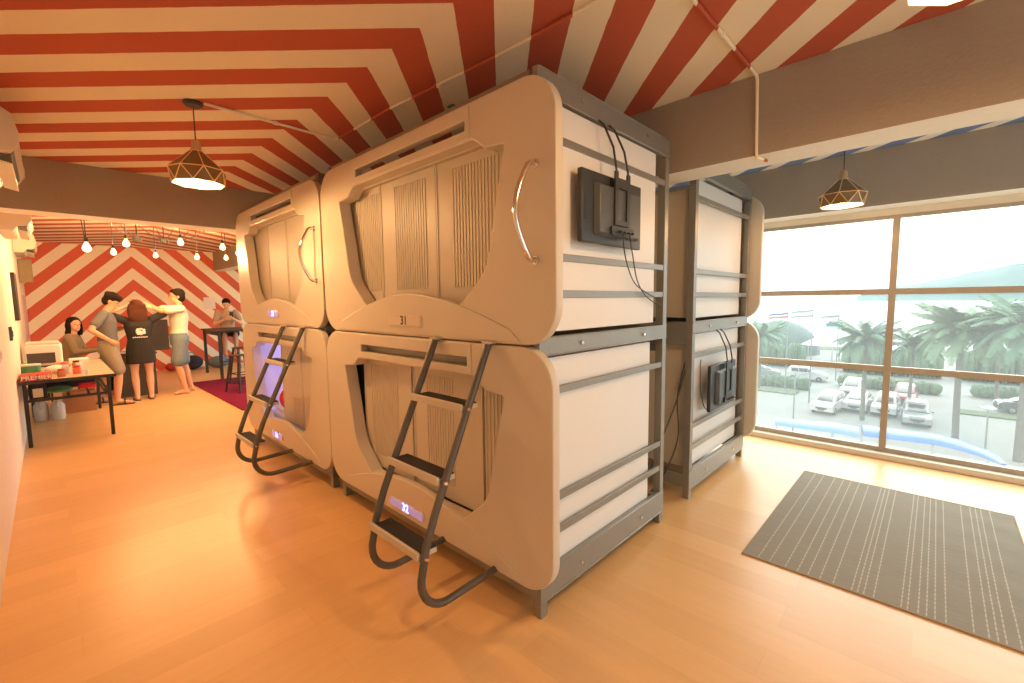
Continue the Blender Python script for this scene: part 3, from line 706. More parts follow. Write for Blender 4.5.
def item(name, label, cat, mb, m, loc, bev=.004, group=None, par=()):
    o = obj(name, mb, m, bev=bev, loc=loc); tag(o, label, cat, group); return o
bx = item('red_carton', 'long red carton with white letters on the near end of the folding table', 'box', MB().box((-7.30, -.255, zt), (-7.02, -.02, zt+.062)), 'redbox', (-7.15, -.14, zt))
me = text_mesh('PREMIER', .062, .001, 'lettering', .001); me.transform(Matrix.Rotation(PI/2, 4, 'Z')); 
lt = obj('lettering', me, 'paper', bx, sm=False); lt.location = Vector((-7.0185, -.135, zt+.031))-Vector((-7.15, -.14, zt)); lt['label'] = 'white capital letters'
mb = MB().lathe([(.075, 0), (.08, .02), (.08, .11), (.07, .12)], (-7.55, -.18, zt), 20)
o = item('food_tub', 'green food tub by the wall behind the red carton', 'tub', mb, 'green', (-7.55, -.18, zt)); obj('lid', MB().lathe([(.083, .121), (.083, .137), (.05, .14)], (-7.55, -.18, zt), 20), 'white', o, world=True)
mb = MB().ball((-7.62, .03, zt+.05), (.12, .11, .05), 18, 10)
item('snack_bag', 'crumpled white plastic bag behind the red carton', 'bag', mb, 'paper', (-7.62, .03, zt))
mb = MB().lathe([(.06, 0), (.10, .05), (.115, .06), (.10, .058), (.05, .012)], (-7.95, .06, zt+.0), 22)
o = item('fruit_bowl', 'orange bowl of snacks in the middle of the folding table', 'bowl', mb, 'orange', (-7.95, .06, zt)); 
for i, (x, y) in enumerate([(-7.97, .03), (-7.91, .09), (-7.99, .10)]):
    tag(obj('wrapped_snack', MB().ball((x, y, zt+.07), (.05, .04, .03), 12, 8), ['orange', 'redbox', 'brownbox'][i], loc=(x, y, zt+.07)), ['orange wrapped snack lying in the bowl', 'red wrapped snack lying in the bowl', 'brown wrapped snack lying in the bowl'][i], 'snack', 'snacks in the orange bowl')
for i, (x, y, h, m, lab) in enumerate([(-7.40, .10, .10, 'clearpl', 'clear glass jar beside the red carton'), (-7.33, .19, .085, 'orange', 'small jar with orange contents on the folding table'), (-7.55, .22, .095, 'clearpl', 'clear glass jar near the front edge of the folding table'), (-7.75, .20, .11, 'brownbox', 'brown jar behind the clear jars on the folding table'), (-7.20, .06, .075, 'brownbox', 'small brown jar right next to the red carton')]):
    o = item('jar', lab, 'jar', MB().lathe([(.034, 0), (.037, .008), (.037, h-.02), (.028, h-.005)], (x, y, zt), 16), m, (x, y, zt), 0, 'jars on the folding table')
    obj('lid', MB().lathe([(.031, h-.006), (.031, h+.012), (.02, h+.014)], (x, y, zt), 16), ['white', 'redbox', 'white', 'iron', 'redbox'][i], o, world=True)
o = item('salt_shaker', 'small white salt shaker near the front edge of the folding table', 'shaker', MB().lathe([(.016, 0), (.018, .05), (.012, .062)], (-7.18, .27, zt), 12), 'white', (-7.18, .27, zt), 0)
# printer
pr_ = thing('printer', 'white box printer with a black front on the folding table by the wall', 'printer', (-8.72, -.09, zt))
obj('body', MB().box((-8.95, -.255, zt+.02), (-8.50, .10, zt+.30)), 'white', pr_, world=True, bev=.025)
obj('paper_tray', MB().box((-8.4995, -.23, zt+.05), (-8.485, .03, zt+.19)), 'black', pr_, world=True, bev=.004)
obj('lid', MB().box((-8.93, -.24, zt+.3005), (-8.51, .08, zt+.325)), 'acwhite', pr_, world=True, bev=.008)
obj('foot', MB().box((-8.92, -.24, zt+.0), (-8.52, .08, zt+.02)), 'black', pr_, world=True)
item('paper_stack', 'short stack of white paper beside the printer', 'paper', MB().box((-9.05, .16, zt), (-8.80, .36, zt+.05)), 'paper', (-8.95, .26, zt))
# under the table
for i, (x, y, h, m, lab) in enumerate([(-8.72, -.16, .30, 'clearpl', 'large clear water jug on the floor under the folding table by the wall'), (-8.68, .0, .28, 'clearpl', 'clear water jug with a green cap on the floor under the folding table')]):
    o = item('water_jug', lab, 'jug', MB().lathe([(.065, 0), (.075, .02), (.075, h*.7), (.045, h*.88), (.022, h*.92), (.022, h)], (x, y, 0), 18), m, (x, y, 0), 0, 'water jugs under the folding table')
    obj('cap', MB().lathe([(.025, h-.01), (.025, h+.02)], (x, y, 0), 14), ['white', 'green'][i], o, world=True)
    obj('grip', MB().tube([(x+.07, y, h*.62), (x+.10, y, h*.66), (x+.09, y, h*.84), (x+.03, y, h*.9)], .009, 8), m, o, world=True)
item('cardboard_box', 'brown cardboard box on the floor under the folding table', 'box', MB().box((-9.30, .06, 0), (-9.02, .40, .30)), 'brownbox', (-9.15, .2, 0))
item('folded_blanket', 'dark navy folded cloth on the wire shelf under the table top', 'cloth', MB().box((-8.95, -.10, .5205), (-7.9, .38, .60)).box((-8.8, -.06, .601), (-8.0, .34, .66)), 'cloth_dark', (-8.4, .1, .52), .02)
item('folded_bag', 'green plastic bag on the wire shelf under the table top', 'bag', MB().ball((-7.62, .02, .552), (.17, .13, .035), 16, 8), 'green', (-7.62, .02, .5205), 0)
item('red_pouch', 'small red pouch on the wire shelf at the front edge', 'pouch', MB().box((-7.85, .20, .5205), (-7.68, .36, .575)), 'red', (-7.76, .28, .52), .012)
o = item('picture_carton', 'dark printed carton standing on the wire shelf by the wall', 'box', MB().box((-7.32, -.21, .5205), (-7.20, -.07, .70)), 'cloth_dark', (-7.26, -.14, .52), .003)
obj('printed_label', MB().box((-7.1995, -.18, .54), (-7.198, -.10, .64)), 'acwhite', o, world=True)

# ------------------------------------------------------------------ counter
Cn = thing('reception_counter', 'charcoal counter with a raised dark screen behind the woman in black', 'counter', (-10.1, 1.0, 0))
obj('cabinet', MB().box((-10.4, .74, .0), (-9.82, 1.24, .715)), 'counter', Cn, world=True, bev=.004)
obj('worktop', MB().box((-10.42, .70, .7155), (-9.80, 1.27, .742)), 'counter', Cn, world=True, bev=.004)
obj('raised_screen', MB().box((-10.12, .93, .7425), (-10.06, 1.49, 1.29)), 'counter', Cn, world=True, bev=.004)
item('paper_sheet', 'white sheets of paper lying on the counter beside the man in grey', 'paper', MB().box((-10.0, .72, .7425), (-9.84, .93, .765)), 'paper', (-9.92, .8, .7425), 0)
# chair of the seated woman
def simple_chair(name, label, x, y, rz, h=.45, m='iron'):
    R = thing(name, label, 'chair', (x, y, 0), rz)
    for sx in (-1, 1):
        for sy in (-1, 1): obj('leg', MB().cyl((sx*.19, sy*.18, 0), (sx*.17, sy*.16, h-.02), .012, seg=8), m, R)
    obj('seat', MB().box((-.20, -.20, h-.02), (.20, .20, h+.02)), m, R, bev=.01)
    for sx in (-1, 1): obj('back_post', MB().cyl((sx*.18, -.18, h+.021), (sx*.18, -.23, h+.42), .012, seg=8), m, R)
    obj('backrest', MB().box((-.18, -.235, h+.22), (.18, -.215, h+.40)), m, R, bev=.006)
    return R
simple_chair('office_chair', 'black chair under the seated long-haired woman behind the folding table', -10.3, .20, -PI/2+.5)
# ------------------------------------------------------------------ tall table and stools
HT = thing('bar_table', 'tall dark bar table with thin square legs beyond the capsules', 'table', (-11.3, 2.75, 0))
obj('table_top', MB().box((-12.0, 2.36, .975), (-10.62, 3.3, 1.01)), 'iron', HT, world=True, bev=.004)
for x, y in ((-11.95, 2.42), (-10.70, 2.42), (-11.95, 3.24), (-10.70, 3.24)): obj('leg', MB().box((x-.025, y-.025, 0), (x+.025, y+.025, .9745)), 'iron', HT, world=True)
for y in (2.41, 3.23): obj('apron', MB().box((-11.92, y, .90), (-10.73, y+.02, .974)), 'iron', HT, world=True)
def stool(label, x, y, h, rz=.3):
    R = thing('metal_stool', label, 'stool', (x, y, 0), rz, 'dark metal bar stools')
    obj('seat', MB().box((-.15, -.15, h-.012), (.15, .15, h)), 'stoolmetal', R, bev=.02)
    for sx in (-1, 1):
        for sy in (-1, 1): obj('leg', MB().cyl((sx*.20, sy*.20, 0), (sx*.12, sy*.12, h-.01), .016, .024, 10), 'stoolmetal', R)
    ft = MB()
    q = .178; ft.cyl((-q, -q, .18), (q, -q, .18), .009, seg=8).cyl((q, -q, .18), (q, q, .18), .009, seg=8).cyl((q, q, .18), (-q, q, .18), .009, seg=8).cyl((-q, q, .18), (-q, -q, .18), .009, seg=8)
    obj('foot_ring', ft, 'stoolmetal', R)
stool('dark metal stool nearest the far capsule on the maroon rug', -8.85, 2.32, .66)
stool('dark metal stool behind the nearest one beside the bar table', -9.9, 2.62, .70, .1)
stool('dark metal stool under the man at the bar table', -12.1, 2.74, .70, .1) if False else None
item('backpack', 'black backpack on the floor against the red striped wall', 'bag', MB().ball((-12.9, 2.32, .17), (.22, .22, .17), 18, 10), 'cloth_dark', (-12.9, 2.32, 0), 0)
bp = [o for o in COL.objects if o.name == 'backpack'][0]
obj('front_pocket', MB().ball((-12.70, 2.32, .12), (.07, .15, .09), 14, 8), 'cloth_dark', bp, world=True)
obj('shoulder_strap', MB().tube([(-12.85, 2.22, .28), (-12.80, 2.15, .38), (-12.84, 2.32, .42), (-12.88, 2.42, .30)], .015, 8), 'denim', bp, world=True)
item('small_bag', 'small red bag on the floor left of the black backpack', 'bag', MB().ball((-12.95, 1.93, .10), (.12, .13, .10), 14, 8), 'redbox', (-12.95, 1.93, 0), 0)
item('duffel_bag', 'blue-grey duffel bag slumped on the floor under the bar table', 'bag', MB().ball((-12.8, 2.85, .14), (.2, .26, .14), 18, 10), 'denim', (-12.8, 2.85, 0), 0)
item('laundry_bag', 'red cloth bag on the floor just right of the charcoal counter', 'bag', MB().ball((-12.9, 1.45, .11), (.16, .17, .11), 14, 8), 'redbox', (-12.9, 1.45, 0), 0)

# ------------------------------------------------------------------ people
def remesh(mb, name, vox):
    me = mb.mesh(name); o = bpy.data.objects.new(name, me); COL.objects.link(o)
    r = o.modifiers.new('r', 'REMESH'); r.mode = 'VOXEL'; r.voxel_size = vox
    s_ = o.modifiers.new('s', 'SMOOTH'); s_.factor = .5; s_.iterations = 3
    m2 = bpy.data.meshes.new_from_object(o.evaluated_get(bpy.context.evaluated_depsgraph_get()))
    bpy.data.objects.remove(o); m2.name = name; m2.materials.clear(); return m2
def limb(mb, pts, rs, seg=14):
    """tapering limb with round ends, through the points"""
    P = [Vector(p) for p in pts]; Q = []; R_ = []
    for i in range(len(P)-1):
        for k in range(4):
            t = k/4; Q.append(P[i].lerp(P[i+1], t)); R_.append(rs[i]+(rs[i+1]-rs[i])*t)
    Q.append(P[-1]); R_.append(rs[-1])
    mb.tube(Q, R_, seg); mb.ball(P[0], rs[0]*.99, 12, 8); mb.ball(P[-1], rs[-1]*.99, 12, 8)
    for p, r in zip(P[1:-1], rs[1:-1]): mb.ball(p, r*.985, 12, 8)
def etube(mb, rows, seg=20):
    """torso: rows of (centre, rx, ry) stacked"""
    rings = []
    for c, rx, ry, ang in rows:
        c = Vector(c); rings.append([mb.bm.verts.new(c+Vector((rx*math.cos(t)*math.cos(ang)-ry*math.sin(t)*math.sin(ang), rx*math.cos(t)*math.sin(ang)+ry*math.sin(t)*math.cos(ang), 0))) for t in [2*PI*k/seg for k in range(seg)]])
    for A, B in zip(rings, rings[1:]):
        for k in range(seg): mb.bm.faces.new((A[k], A[(k+1) % seg], B[(k+1) % seg], B[k]))
    mb.bm.faces.new(rings[0][::-1]); mb.bm.faces.new(rings[-1])
def hand(mb, wrist, elbow, curl=.5, side=1, palm_n=None):
    w = Vector(wrist); d = (w-Vector(elbow)).normalized()
    n = Vector(palm_n) if palm_n else Vector((0, 0, -1))
    n = (n-d*n.dot(d)); n = n.normalized() if n.length > .01 else Vector((1, 0, 0))
    s_ = d.cross(n)*side
    mb.tube([w, w+d*.03, w+d*.085], [.026, .034, .036], 10)
    mb.ball(w+d*.05, .036, 10, 8)
    for i, L in enumerate((.068, .078, .072, .056)):
        b = w+d*.085+s_*(.027-.018*i); f = (d*(1-curl*.6)+n*curl).normalized()
        limb(mb, [b, b+d*L*.45, b+d*L*.45+f*L*.55], [.0095, .009, .0075], 8)
    b = w+d*.03+s_*.032; limb(mb, [b, b+(d+s_*.9).normalized()*.04, b+(d*1.4+s_*.7+n*.4).normalized()*.075], [.012, .0105, .0085], 8)

def person(label, loc, rz, J, skin='skin', parts=(), hair=None, scale=1., group=None):
    """J: joints in local metres, +Y is the way the person faces. parts: clothes (name, kind, material)"""
    R = thing('person', label, 'person', loc, rz, group); R.scale = (scale,)*3
    v = lambda k: Vector(J[k])
    body = MB()
    hipc = (v('hipL')+v('hipR'))/2; shc = (v('shL')+v('shR'))/2; hd = v('head'); neck = v('neck')
    def torso(mb, g, z0=0., low=True):
        ax = (v('shR')-v('shL')); ang = math.atan2(ax.y, ax.x); hx = v('hipR')-v('hipL'); ah = math.atan2(hx.y, hx.x)
        W = J.get('w', 1.)
        rows = []
        for t, rx, ry in ((-.16, .12, .09), (-.05, .155, .11), (.10, .155, .112), (.32, .135, .10), (.55, .15, .11), (.78, .17, .112), (.93, .165, .09), (1.02, .11, .07), (1.08, .06, .055)):
            if not low and t < 0: continue
            c = hipc.lerp(shc, t); a = ah+(ang-ah)*max(0, min(1, t)); rows.append((c, (rx*W)+g, (ry*W)+g, a))
        etube(mb, rows)
    def leg(mb, s_, g=0, upto=1., calf=True):
        h, k, a = v('hip'+s_), v('knee'+s_), v('ankle'+s_)
        if upto >= 1: limb(mb, [h, h.lerp(k, .5), k, k.lerp(a, .35), a], [.085+g, .073+g, .053+g, .055+g, .036+g])
        else: limb(mb, [h, h.lerp(k, .5), h.lerp(k, upto*1.0)], [.088+g, .080+g, .070+g*1.5])
    def foot(mb, s_, g=0):
        a = v('ankle'+s_); t = v('toe'+s_); b = a.copy(); b.z = max(.03, a.z-.045) if a.z < .14 else a.z-.045
        d = (t-a); d.z = 0; d = d.normalized()
        zt = t.z
        mb.ball((a-d*.03)+Vector((0, 0, -.045)), (.034+g, .034+g, .035), 12, 8)
        limb(mb, [a+Vector((0, 0, -.03)), a.lerp(t, .55)+Vector((0, 0, -.012)), t], [.036+g, .034+g, .022+g], 12)
        for i in range(5):
            sd = Vector((-d.y, d.x, 0))*(.026-.013*i); mb.ball(t+sd+d*(.010-abs(i-1)*.004), (.011, .013, .010), 8, 6)
    torso(body, 0)
    for s_ in 'LR':
        leg(body, s_); foot(body, s_)
        limb(body, [v('sh'+s_), v('sh'+s_).lerp(v('el'+s_), .5), v('el'+s_), v('el'+s_).lerp(v('wr'+s_), .35), v('wr'+s_)], [.052, .045, .038, .037, .025])
        hand(body, v('wr'+s_), v('el'+s_), J.get('curl', .5), 1 if s_ == 'L' else -1, J.get('palm'+s_))
    limb(body, [shc+Vector((0, 0, .0)), neck, hd-Vector((0, 0, .05))], [.060, .052, .050])
    # head frame: f = where the face looks
    f = Vector(J.get('face', (0, 1, 0))).normalized(); up = Vector((0, 0, 1)); sd = f.cross(up).normalized(); up = sd.cross(f)
    rot = Matrix((sd, f, up)).transposed()
    Hh = lambda x, y, z: hd + rot @ Vector((x, y, z))
    body.ball(Hh(0, -.012, .03), (.076, .093, .088), 20, 14, rot); body.ball(Hh(0, .018, -.035), (.056, .066, .075), 18, 12, rot)
    body.ball(Hh(0, .095, -.012), (.011, .016, .020), 10, 8, rot)                     # nose
    body.ball(Hh(0, .066, -.085), (.024, .022, .018), 10, 8, rot)                     # chin
    for s_ in (-1, 1): body.ball(Hh(s_*.078, -.01, -.008), (.010, .018, .028), 10, 8, rot)
    obj('body', remesh(body, 'body', .0062), skin, R)
    for s_ in (-1, 1): obj('eye', MB().ball(Hh(s_*.030, .077, .008), (.013, .007, .006), 10, 8, rot), 'black', R)
    obj('mouth', MB().ball(Hh(0, .081, -.056), (.020, .007, .005), 10, 6, rot), 'red' if False else 'brownbox', R)
    for nme, kind, m in parts:
        mb = MB()
        if kind == 'tee':
            torso(mb, .016, low=True)
            for s_ in 'LR':
                a, b = v('sh'+s_), v('el'+s_); limb(mb, [a, a.lerp(b, .4), a.lerp(b, .64)], [.066, .064, .066])
        elif kind == 'long':
            torso(mb, .014, low=True)
            for s_ in 'LR':
                a, b, c = v('sh'+s_), v('el'+s_), v('wr'+s_); limb(mb, [a, a.lerp(b, .5), b, b.lerp(c, .6), b.lerp(c, .9)], [.063, .055, .049, .043, .038])
        elif kind == 'shorts':
            etube(mb, [(hipc+Vector((0, 0, -.10)), .165, .125, 0), (hipc, .178, .132, 0), (hipc+Vector((0, 0, .10)), .170, .125, 0)])
            for s_ in 'LR': leg(mb, s_, .022, .86)
        elif kind == 'longtee':
            etube(mb, [(hipc+Vector((0, 0, -.26)), .205, .155, 0), (hipc+Vector((0, 0, -.10)), .20, .15, 0), (hipc+Vector((0, 0, .05)), .185, .135, 0)])
            torso(mb, .02, low=False)
            for s_ in 'LR':
                a, b = v('sh'+s_), v('el'+s_); limb(mb, [a, a.lerp(b, .45), a.lerp(b, .80)], [.068, .064, .068])
        elif kind == 'trousers':
            etube(mb, [(hipc+Vector((0, 0, -.08)), .165, .125, 0), (hipc, .175, .13, 0), (hipc+Vector((0, 0, .08)), .165, .12, 0)])
            for s_ in 'LR': leg(mb, s_, .014, 1.)
        obj(nme, remesh(mb, nme, .011), m, R)
    if hair:
        kind, m = hair; mb = MB()
        mb.ball(Hh(0, -.028, .052), (.092, .098, .090), 18, 12, rot); mb.ball(Hh(0, -.052, -.005), (.080, .070, .085), 16, 12, rot)
        if kind == 'mop':
            for k in range(14):
                a = 2*PI*k/14; mb.ball(Hh(.072*math.cos(a), -.02+.08*math.sin(a), .072+.012*math.sin(3*a)), .036, 10, 8)
            mb.ball(Hh(0, .05, .085), (.07, .045, .04), 12, 8, rot)
        elif kind == 'short':
            mb.ball(Hh(0, .035, .092), (.06, .05, .03), 12, 8, rot)
        elif kind == 'long':
            mb.ball(Hh(0, -.07, -.02), (.095, .055, .13), 16, 12, rot); mb.ball(Hh(0, -.085, -.14), (.10, .05, .13), 16, 12, rot)
            for s_ in (-1, 1): mb.ball(Hh(s_*.080, -.015, -.05), (.028, .05, .13), 12, 10, rot)
        elif kind == 'spread':
            mb.ball(Hh(0, -.07, -.03), (.11, .06, .12), 16, 12, rot); mb.ball(Hh(0, -.10, -.15), (.135, .05, .14), 16, 12, rot)
            for s_ in (-1, 1): mb.ball(Hh(s_*.095, -.06, -.06), (.04, .05, .13), 12, 10, rot)
        obj('hair', remesh(mb, 'hair', .010), m, R)
    return R, Hh, rot

def stand(**k):
    J = dict(hipL=(-.09, 0, .90), hipR=(.09, 0, .90), kneeL=(-.11, .02, .49), kneeR=(.11, .02, .49), ankleL=(-.12, -.03, .085), ankleR=(.12, -.03, .085),
             toeL=(-.14, .12, .026), toeR=(.14, .12, .026), shL=(-.185, -.01, 1.40), shR=(.185, -.01, 1.40), neck=(0, .0, 1.475), head=(0, .025, 1.595),
             elL=(-.24, -.03, 1.12), elR=(.24, -.03, 1.12), wrL=(-.25, .06, .88), wrR=(.25, .06, .88))
    J.update(k); return J
def glasses(R, Hh):
    gm = MB()
    for s_ in (-1, 1):
        gm.tube([Hh(s_*.032+.023*math.cos(a), .093, .008+.018*math.sin(a)) for a in [2*PI*k/12 for k in range(12)]], .0025, 6, closed=True)
        gm.cyl(Hh(s_*.055, .090, .012), Hh(s_*.082, -.01, .008), .0025, seg=6)
    gm.cyl(Hh(-.01, .095, .01), Hh(.01, .095, .01), .0025, seg=6)
    obj('glasses', gm, 'black', R)
def sandals(R, J):
    for s_ in 'LR':
        a = Vector(J['ankle'+s_]); t = Vector(J['toe'+s_]); d = t-a; d.z = 0; d.normalize(); sd = Vector((-d.y, d.x, 0))
        mb = MB(); pts = [(a-d*.07, .03), (a, .034), (a.lerp(t, .6), .042), (t+d*.02, .034), (t+d*.045, .012)]
        z0, z1 = -.0, .012; L = [p-sd*w for p, w in pts]+[p+sd*w for p, w in pts[::-1]]
        vb = [mb.bm.verts.new((p.x, p.y, z0)) for p in L]; vt = [mb.bm.verts.new((p.x, p.y, z1)) for p in L]
        mb.bm.faces.new(vb[::-1]); mb.bm.faces.new(vt)
        for k in range(len(L)): q = (k+1) % len(L); mb.bm.faces.new((vb[k], vb[q], vt[q], vt[k]))
        c = a.lerp(t, .55); mb.tube([c-sd*.045+Vector((0, 0, -c.z+.01)), c-sd*.03+Vector((0, 0, .035-c.z+.035)), c+Vector((0, 0, .085-c.z)), c+sd*.03+Vector((0, 0, .07-c.z)), c+sd*.045+Vector((0, 0, -c.z+.01))], .012, 8)
        obj('sandal', mb, 'black', R)

# man in grey: faces +Y (world) and a little towards the camera's right; hand on hip
J = stand(elR=(.33, -.16, 1.17), wrR=(.20, .03, 1.00), palmR=(-1, .2, 0), elL=(-.27, .05, 1.13), wrL=(-.16, .22, 1.18), kneeL=(-.14, -.04, .50), ankleL=(-.22, -.22, .085), toeL=(-.25, -.07, .026),
          ankleR=(.12, .05, .085), toeR=(.13, .21, .026), kneeR=(.11, .09, .49), face=(.15, .85, -.55), neck=(0, .035, 1.475), head=(0, .085, 1.585), curl=.8)
A, Hh, _ = person('person in slate t-shirt and khaki shorts, hand on hip, looking down', (-9.32, .62, 0), -.12, J, 'skin', [('t_shirt', 'tee', 'tgrey'), ('shorts', 'shorts', 'khaki')], ('mop', 'hair'), 1.02)
sandals(A, J)
# woman in black, back to the camera (faces -X): rz=+90deg
J = stand(elL=(-.40, .02, 1.50), elR=(.40, .02, 1.50), wrL=(-.17, .0, 1.60), wrR=(.19, -.02, 1.58), palmL=(1, 0, -.2), palmR=(-1, 0, -.2), shL=(-.18, 0, 1.385), shR=(.18, 0, 1.385),
          kneeL=(-.10, .01, .48), kneeR=(.10, .01, .48), ankleL=(-.09, 0, .085), ankleR=(.10, 0, .085), toeL=(-.10, .14, .026), toeR=(.11, .14, .026), w=1.04, curl=.5)
B, Hh, _ = person('person in long black t-shirt with back turned, both hands raised to long auburn hair', (-9.38, 1.005, 0), PI/2, J, 'skin2', [('long_t_shirt', 'longtee', 'tblack')], ('spread', 'hair2'), .95)
sandals(B, J)
# pale print on the back of the black shirt
pm = MB()
for k in range(9):
    a = k*.7; pm.ball((.05*math.cos(a)*(1+.3*math.sin(k)), -.150+.002*math.cos(k), 1.19+.045*math.sin(a)), (.024, .008, .015), 8, 6)
for k in range(8): pm.ball((.018*(k%3-1), -.148, 1.17+.016*(k//3)), (.016, .008, .010), 8, 6); pm.box((-.10+k*.025, -.157, 1.085+.004*(k % 2)), (-.083+k*.025, -.140, 1.100+.004*(k % 2)))
obj('shirt_print', pm, 'paper', B)
# man in white, faces -Y: rz = 180deg; arms reaching forward to her head
J = stand(shL=(-.18, .01, 1.40), shR=(.18, .01, 1.40), elL=(-.20, .27, 1.37), elR=(.20, .28, 1.40), wrL=(-.13, .48, 1.50), wrR=(.10, .50, 1.50), palmL=(0, 0, -1), palmR=(0, 0, -1),
          kneeL=(-.10, .09, .49), kneeR=(.10, -.02, .49), ankleL=(-.11, .02, .075), ankleR=(.11, -.10, .075), toeL=(-.13, .16, .024), toeR=(.12, .05, .024), hipL=(-.09, .03, .91), hipR=(.09, .03, .91), curl=.4)
Cc, Hh, _ = person('person in white t-shirt and blue-grey shorts, barefoot, wearing glasses, arms stretched forward', (-9.55, 1.59, 0), PI, J, 'skin', [('t_shirt', 'tee', 'twhite'), ('shorts', 'shorts', 'denim')], ('short', 'hair'), 1.06)
glasses(Cc, Hh)
# seated woman: faces +Y, head turned to the camera
def sit(h, **k):
    J = dict(hipL=(-.09, 0, h+.09), hipR=(.09, 0, h+.09), kneeL=(-.11, .42, h+.07), kneeR=(.11, .42, h+.07), ankleL=(-.11, .44, h-.35), ankleR=(.11, .44, h-.35),
             toeL=(-.11, .58, h-.42), toeR=(.11, .58, h-.42), shL=(-.18, .03, h+.58), shR=(.18, .03, h+.58), neck=(0, .05, h+.655), head=(0, .075, h+.77),
             elL=(-.23, .10, h+.33), elR=(.23, .10, h+.33), wrL=(-.16, .32, h+.32), wrR=(.16, .32, h+.32))
    J.update(k); return J
J = sit(.47, face=(.75, .6, .05), wrR=(.10, .36, .82), wrL=(-.10, .34, .84), elR=(.25, .12, .80), elL=(-.22, .12, .80))
person('person seated with long dark hair and olive long-sleeved top, head turned this way', (-10.3, .22, 0), -.25, J, 'skin2', [('knit_top', 'long', 'olive'), ('trousers', 'trousers', 'cloth_dark')], ('long', 'hair'), 1.)
# man at the bar table, faces the camera (+X): rz=-90
J = sit(.78, wrL=(-.10, .38, 1.20), wrR=(.08, .38, 1.20), elL=(-.27, .22, 1.08), elR=(.27, .22, 1.08), palmL=(0, -1, 0), palmR=(0, -1, 0), face=(.15, .9, -.35), curl=.9)
D, Hh, _ = person('person seated at the bar table in beige shirt, looking down at a phone', (-12.45, 3.0, .0), -PI/2-.15, J, 'skin2', [('shirt', 'tee', 'beigeshirt'), ('shorts', 'shorts', 'tblack')], ('short', 'hair'), 1.)
stool('dark metal stool under the person with the phone behind the bar table', -12.45, 3.0, .79, -.15)
item('mobile_phone', 'dark mobile phone held by the person at the bar table', 'phone', MB().box((-12.02, 2.95, 1.23), (-12.005, 3.03, 1.37)), 'black', (-12.01, 2.99, 1.23), .004)
item('drinking_glass', 'clear drinking glass standing on the bar table', 'glass', MB().lathe([(.03, 0), (.036, .12), (.033, .12), (.028, .01)], (-11.0, 2.95, 1.0105), 16), 'clearpl', (-11, 2.95, 1.0105), 0)

# ------------------------------------------------------------------ outside, seen through the window
K = 1.4; KS = 1.25; GZ = 1.55-7.55*K
kz = lambda z: 1.55+(z-1.55)*K
o = obj('street_ground', MB().box((-200, 6.5, GZ-.4), (200, 124, GZ)), 'asphalt', sm=False); o['kind'] = 'structure'; o.name = 'ground_asphalt'
o = obj('ground_path', MB().box((-50, 29.5, GZ), (50, 40.5, GZ+.06)), 'paving', sm=False); o['kind'] = 'structure'
tag(obj('sea_water', MB().box((-3000, 124, GZ-2.2), (3000, 6000, GZ-1.2)), 'sea', sm=False), 'calm pale sea spreading to the horizon behind the palms', 'sea')
for i, (ya, yb, xa, xb) in enumerate([(55.4, 57.5, -50, -10.6), (55.7, 57.8, 1.8, 40), (82, 86, -50, 40), (108, 116, -80, 50)]):
    o = obj('lawn_strip', MB().box((xa, ya, GZ), (xb, yb, GZ+.12)), 'grass', sm=False); tag(o, ['grass verge left of the parked cars', 'grass verge right of the parked cars by the lamp post', 'grass verge behind the parked cars', 'grass strip along the shore'][i], 'grass verge')
# headland
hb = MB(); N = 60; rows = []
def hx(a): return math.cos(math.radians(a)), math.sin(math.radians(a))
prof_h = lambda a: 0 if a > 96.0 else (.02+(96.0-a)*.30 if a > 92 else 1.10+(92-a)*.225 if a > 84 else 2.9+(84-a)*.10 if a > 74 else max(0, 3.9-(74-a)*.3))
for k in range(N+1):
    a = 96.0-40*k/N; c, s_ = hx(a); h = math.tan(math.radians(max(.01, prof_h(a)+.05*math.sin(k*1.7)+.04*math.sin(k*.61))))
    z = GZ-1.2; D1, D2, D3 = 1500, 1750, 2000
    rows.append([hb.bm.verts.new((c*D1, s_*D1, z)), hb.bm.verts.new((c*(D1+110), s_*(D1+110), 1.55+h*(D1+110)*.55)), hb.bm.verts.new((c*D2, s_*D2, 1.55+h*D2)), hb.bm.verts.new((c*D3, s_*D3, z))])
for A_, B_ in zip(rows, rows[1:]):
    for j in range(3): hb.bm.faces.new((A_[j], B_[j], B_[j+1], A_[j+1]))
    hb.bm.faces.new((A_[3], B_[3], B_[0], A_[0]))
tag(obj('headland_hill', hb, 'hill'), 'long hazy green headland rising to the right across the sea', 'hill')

# palms
def frond_mesh(L, droop, w, seed):
    rnd = random.Random(seed); mb = MB(); N = 12; pts = []
    for k in range(N+1):
        t = k/N; pts.append(Vector((0, L*t*(1-.22*droop*t), L*(.34*t-droop*.78*t*t))))
    mb.tube(pts, [.045*(1-.85*k/N) for k in range(N+1)], 5)
    M_ = 46
    for k in range(3, M_):
        t = k/M_; i = min(N-1, int(t*N)); p = pts[i].lerp(pts[i+1], t*N-i); d = (pts[i+1]-pts[i]).normalized()
        ll = w*math.sin(PI*(.12+.86*t))**.7*rnd.uniform(.85, 1.1)
        for s_ in (-1, 1):
            tip = p+Vector((s_*ll*.8, 0, 0))+d*ll*.45+Vector((0, 0, -ll*rnd.uniform(.25, .55)))
            q = d*.07; n_ = Vector((0, 0, .012)); mid = p.lerp(tip, .55)+Vector((0, 0, .05*ll))
            v_ = [mb.bm.verts.new(x) for x in (p-q*.5, p+q*.5, mid+q*.55, tip, mid-q*.55, p+n_)]
            mb.bm.faces.new((v_[0], v_[5], v_[4])); mb.bm.faces.new((v_[5], v_[1], v_[2])); mb.bm.faces.new((v_[5], v_[2], v_[3], v_[4]))
    return mb.mesh('frond')
FM = {}
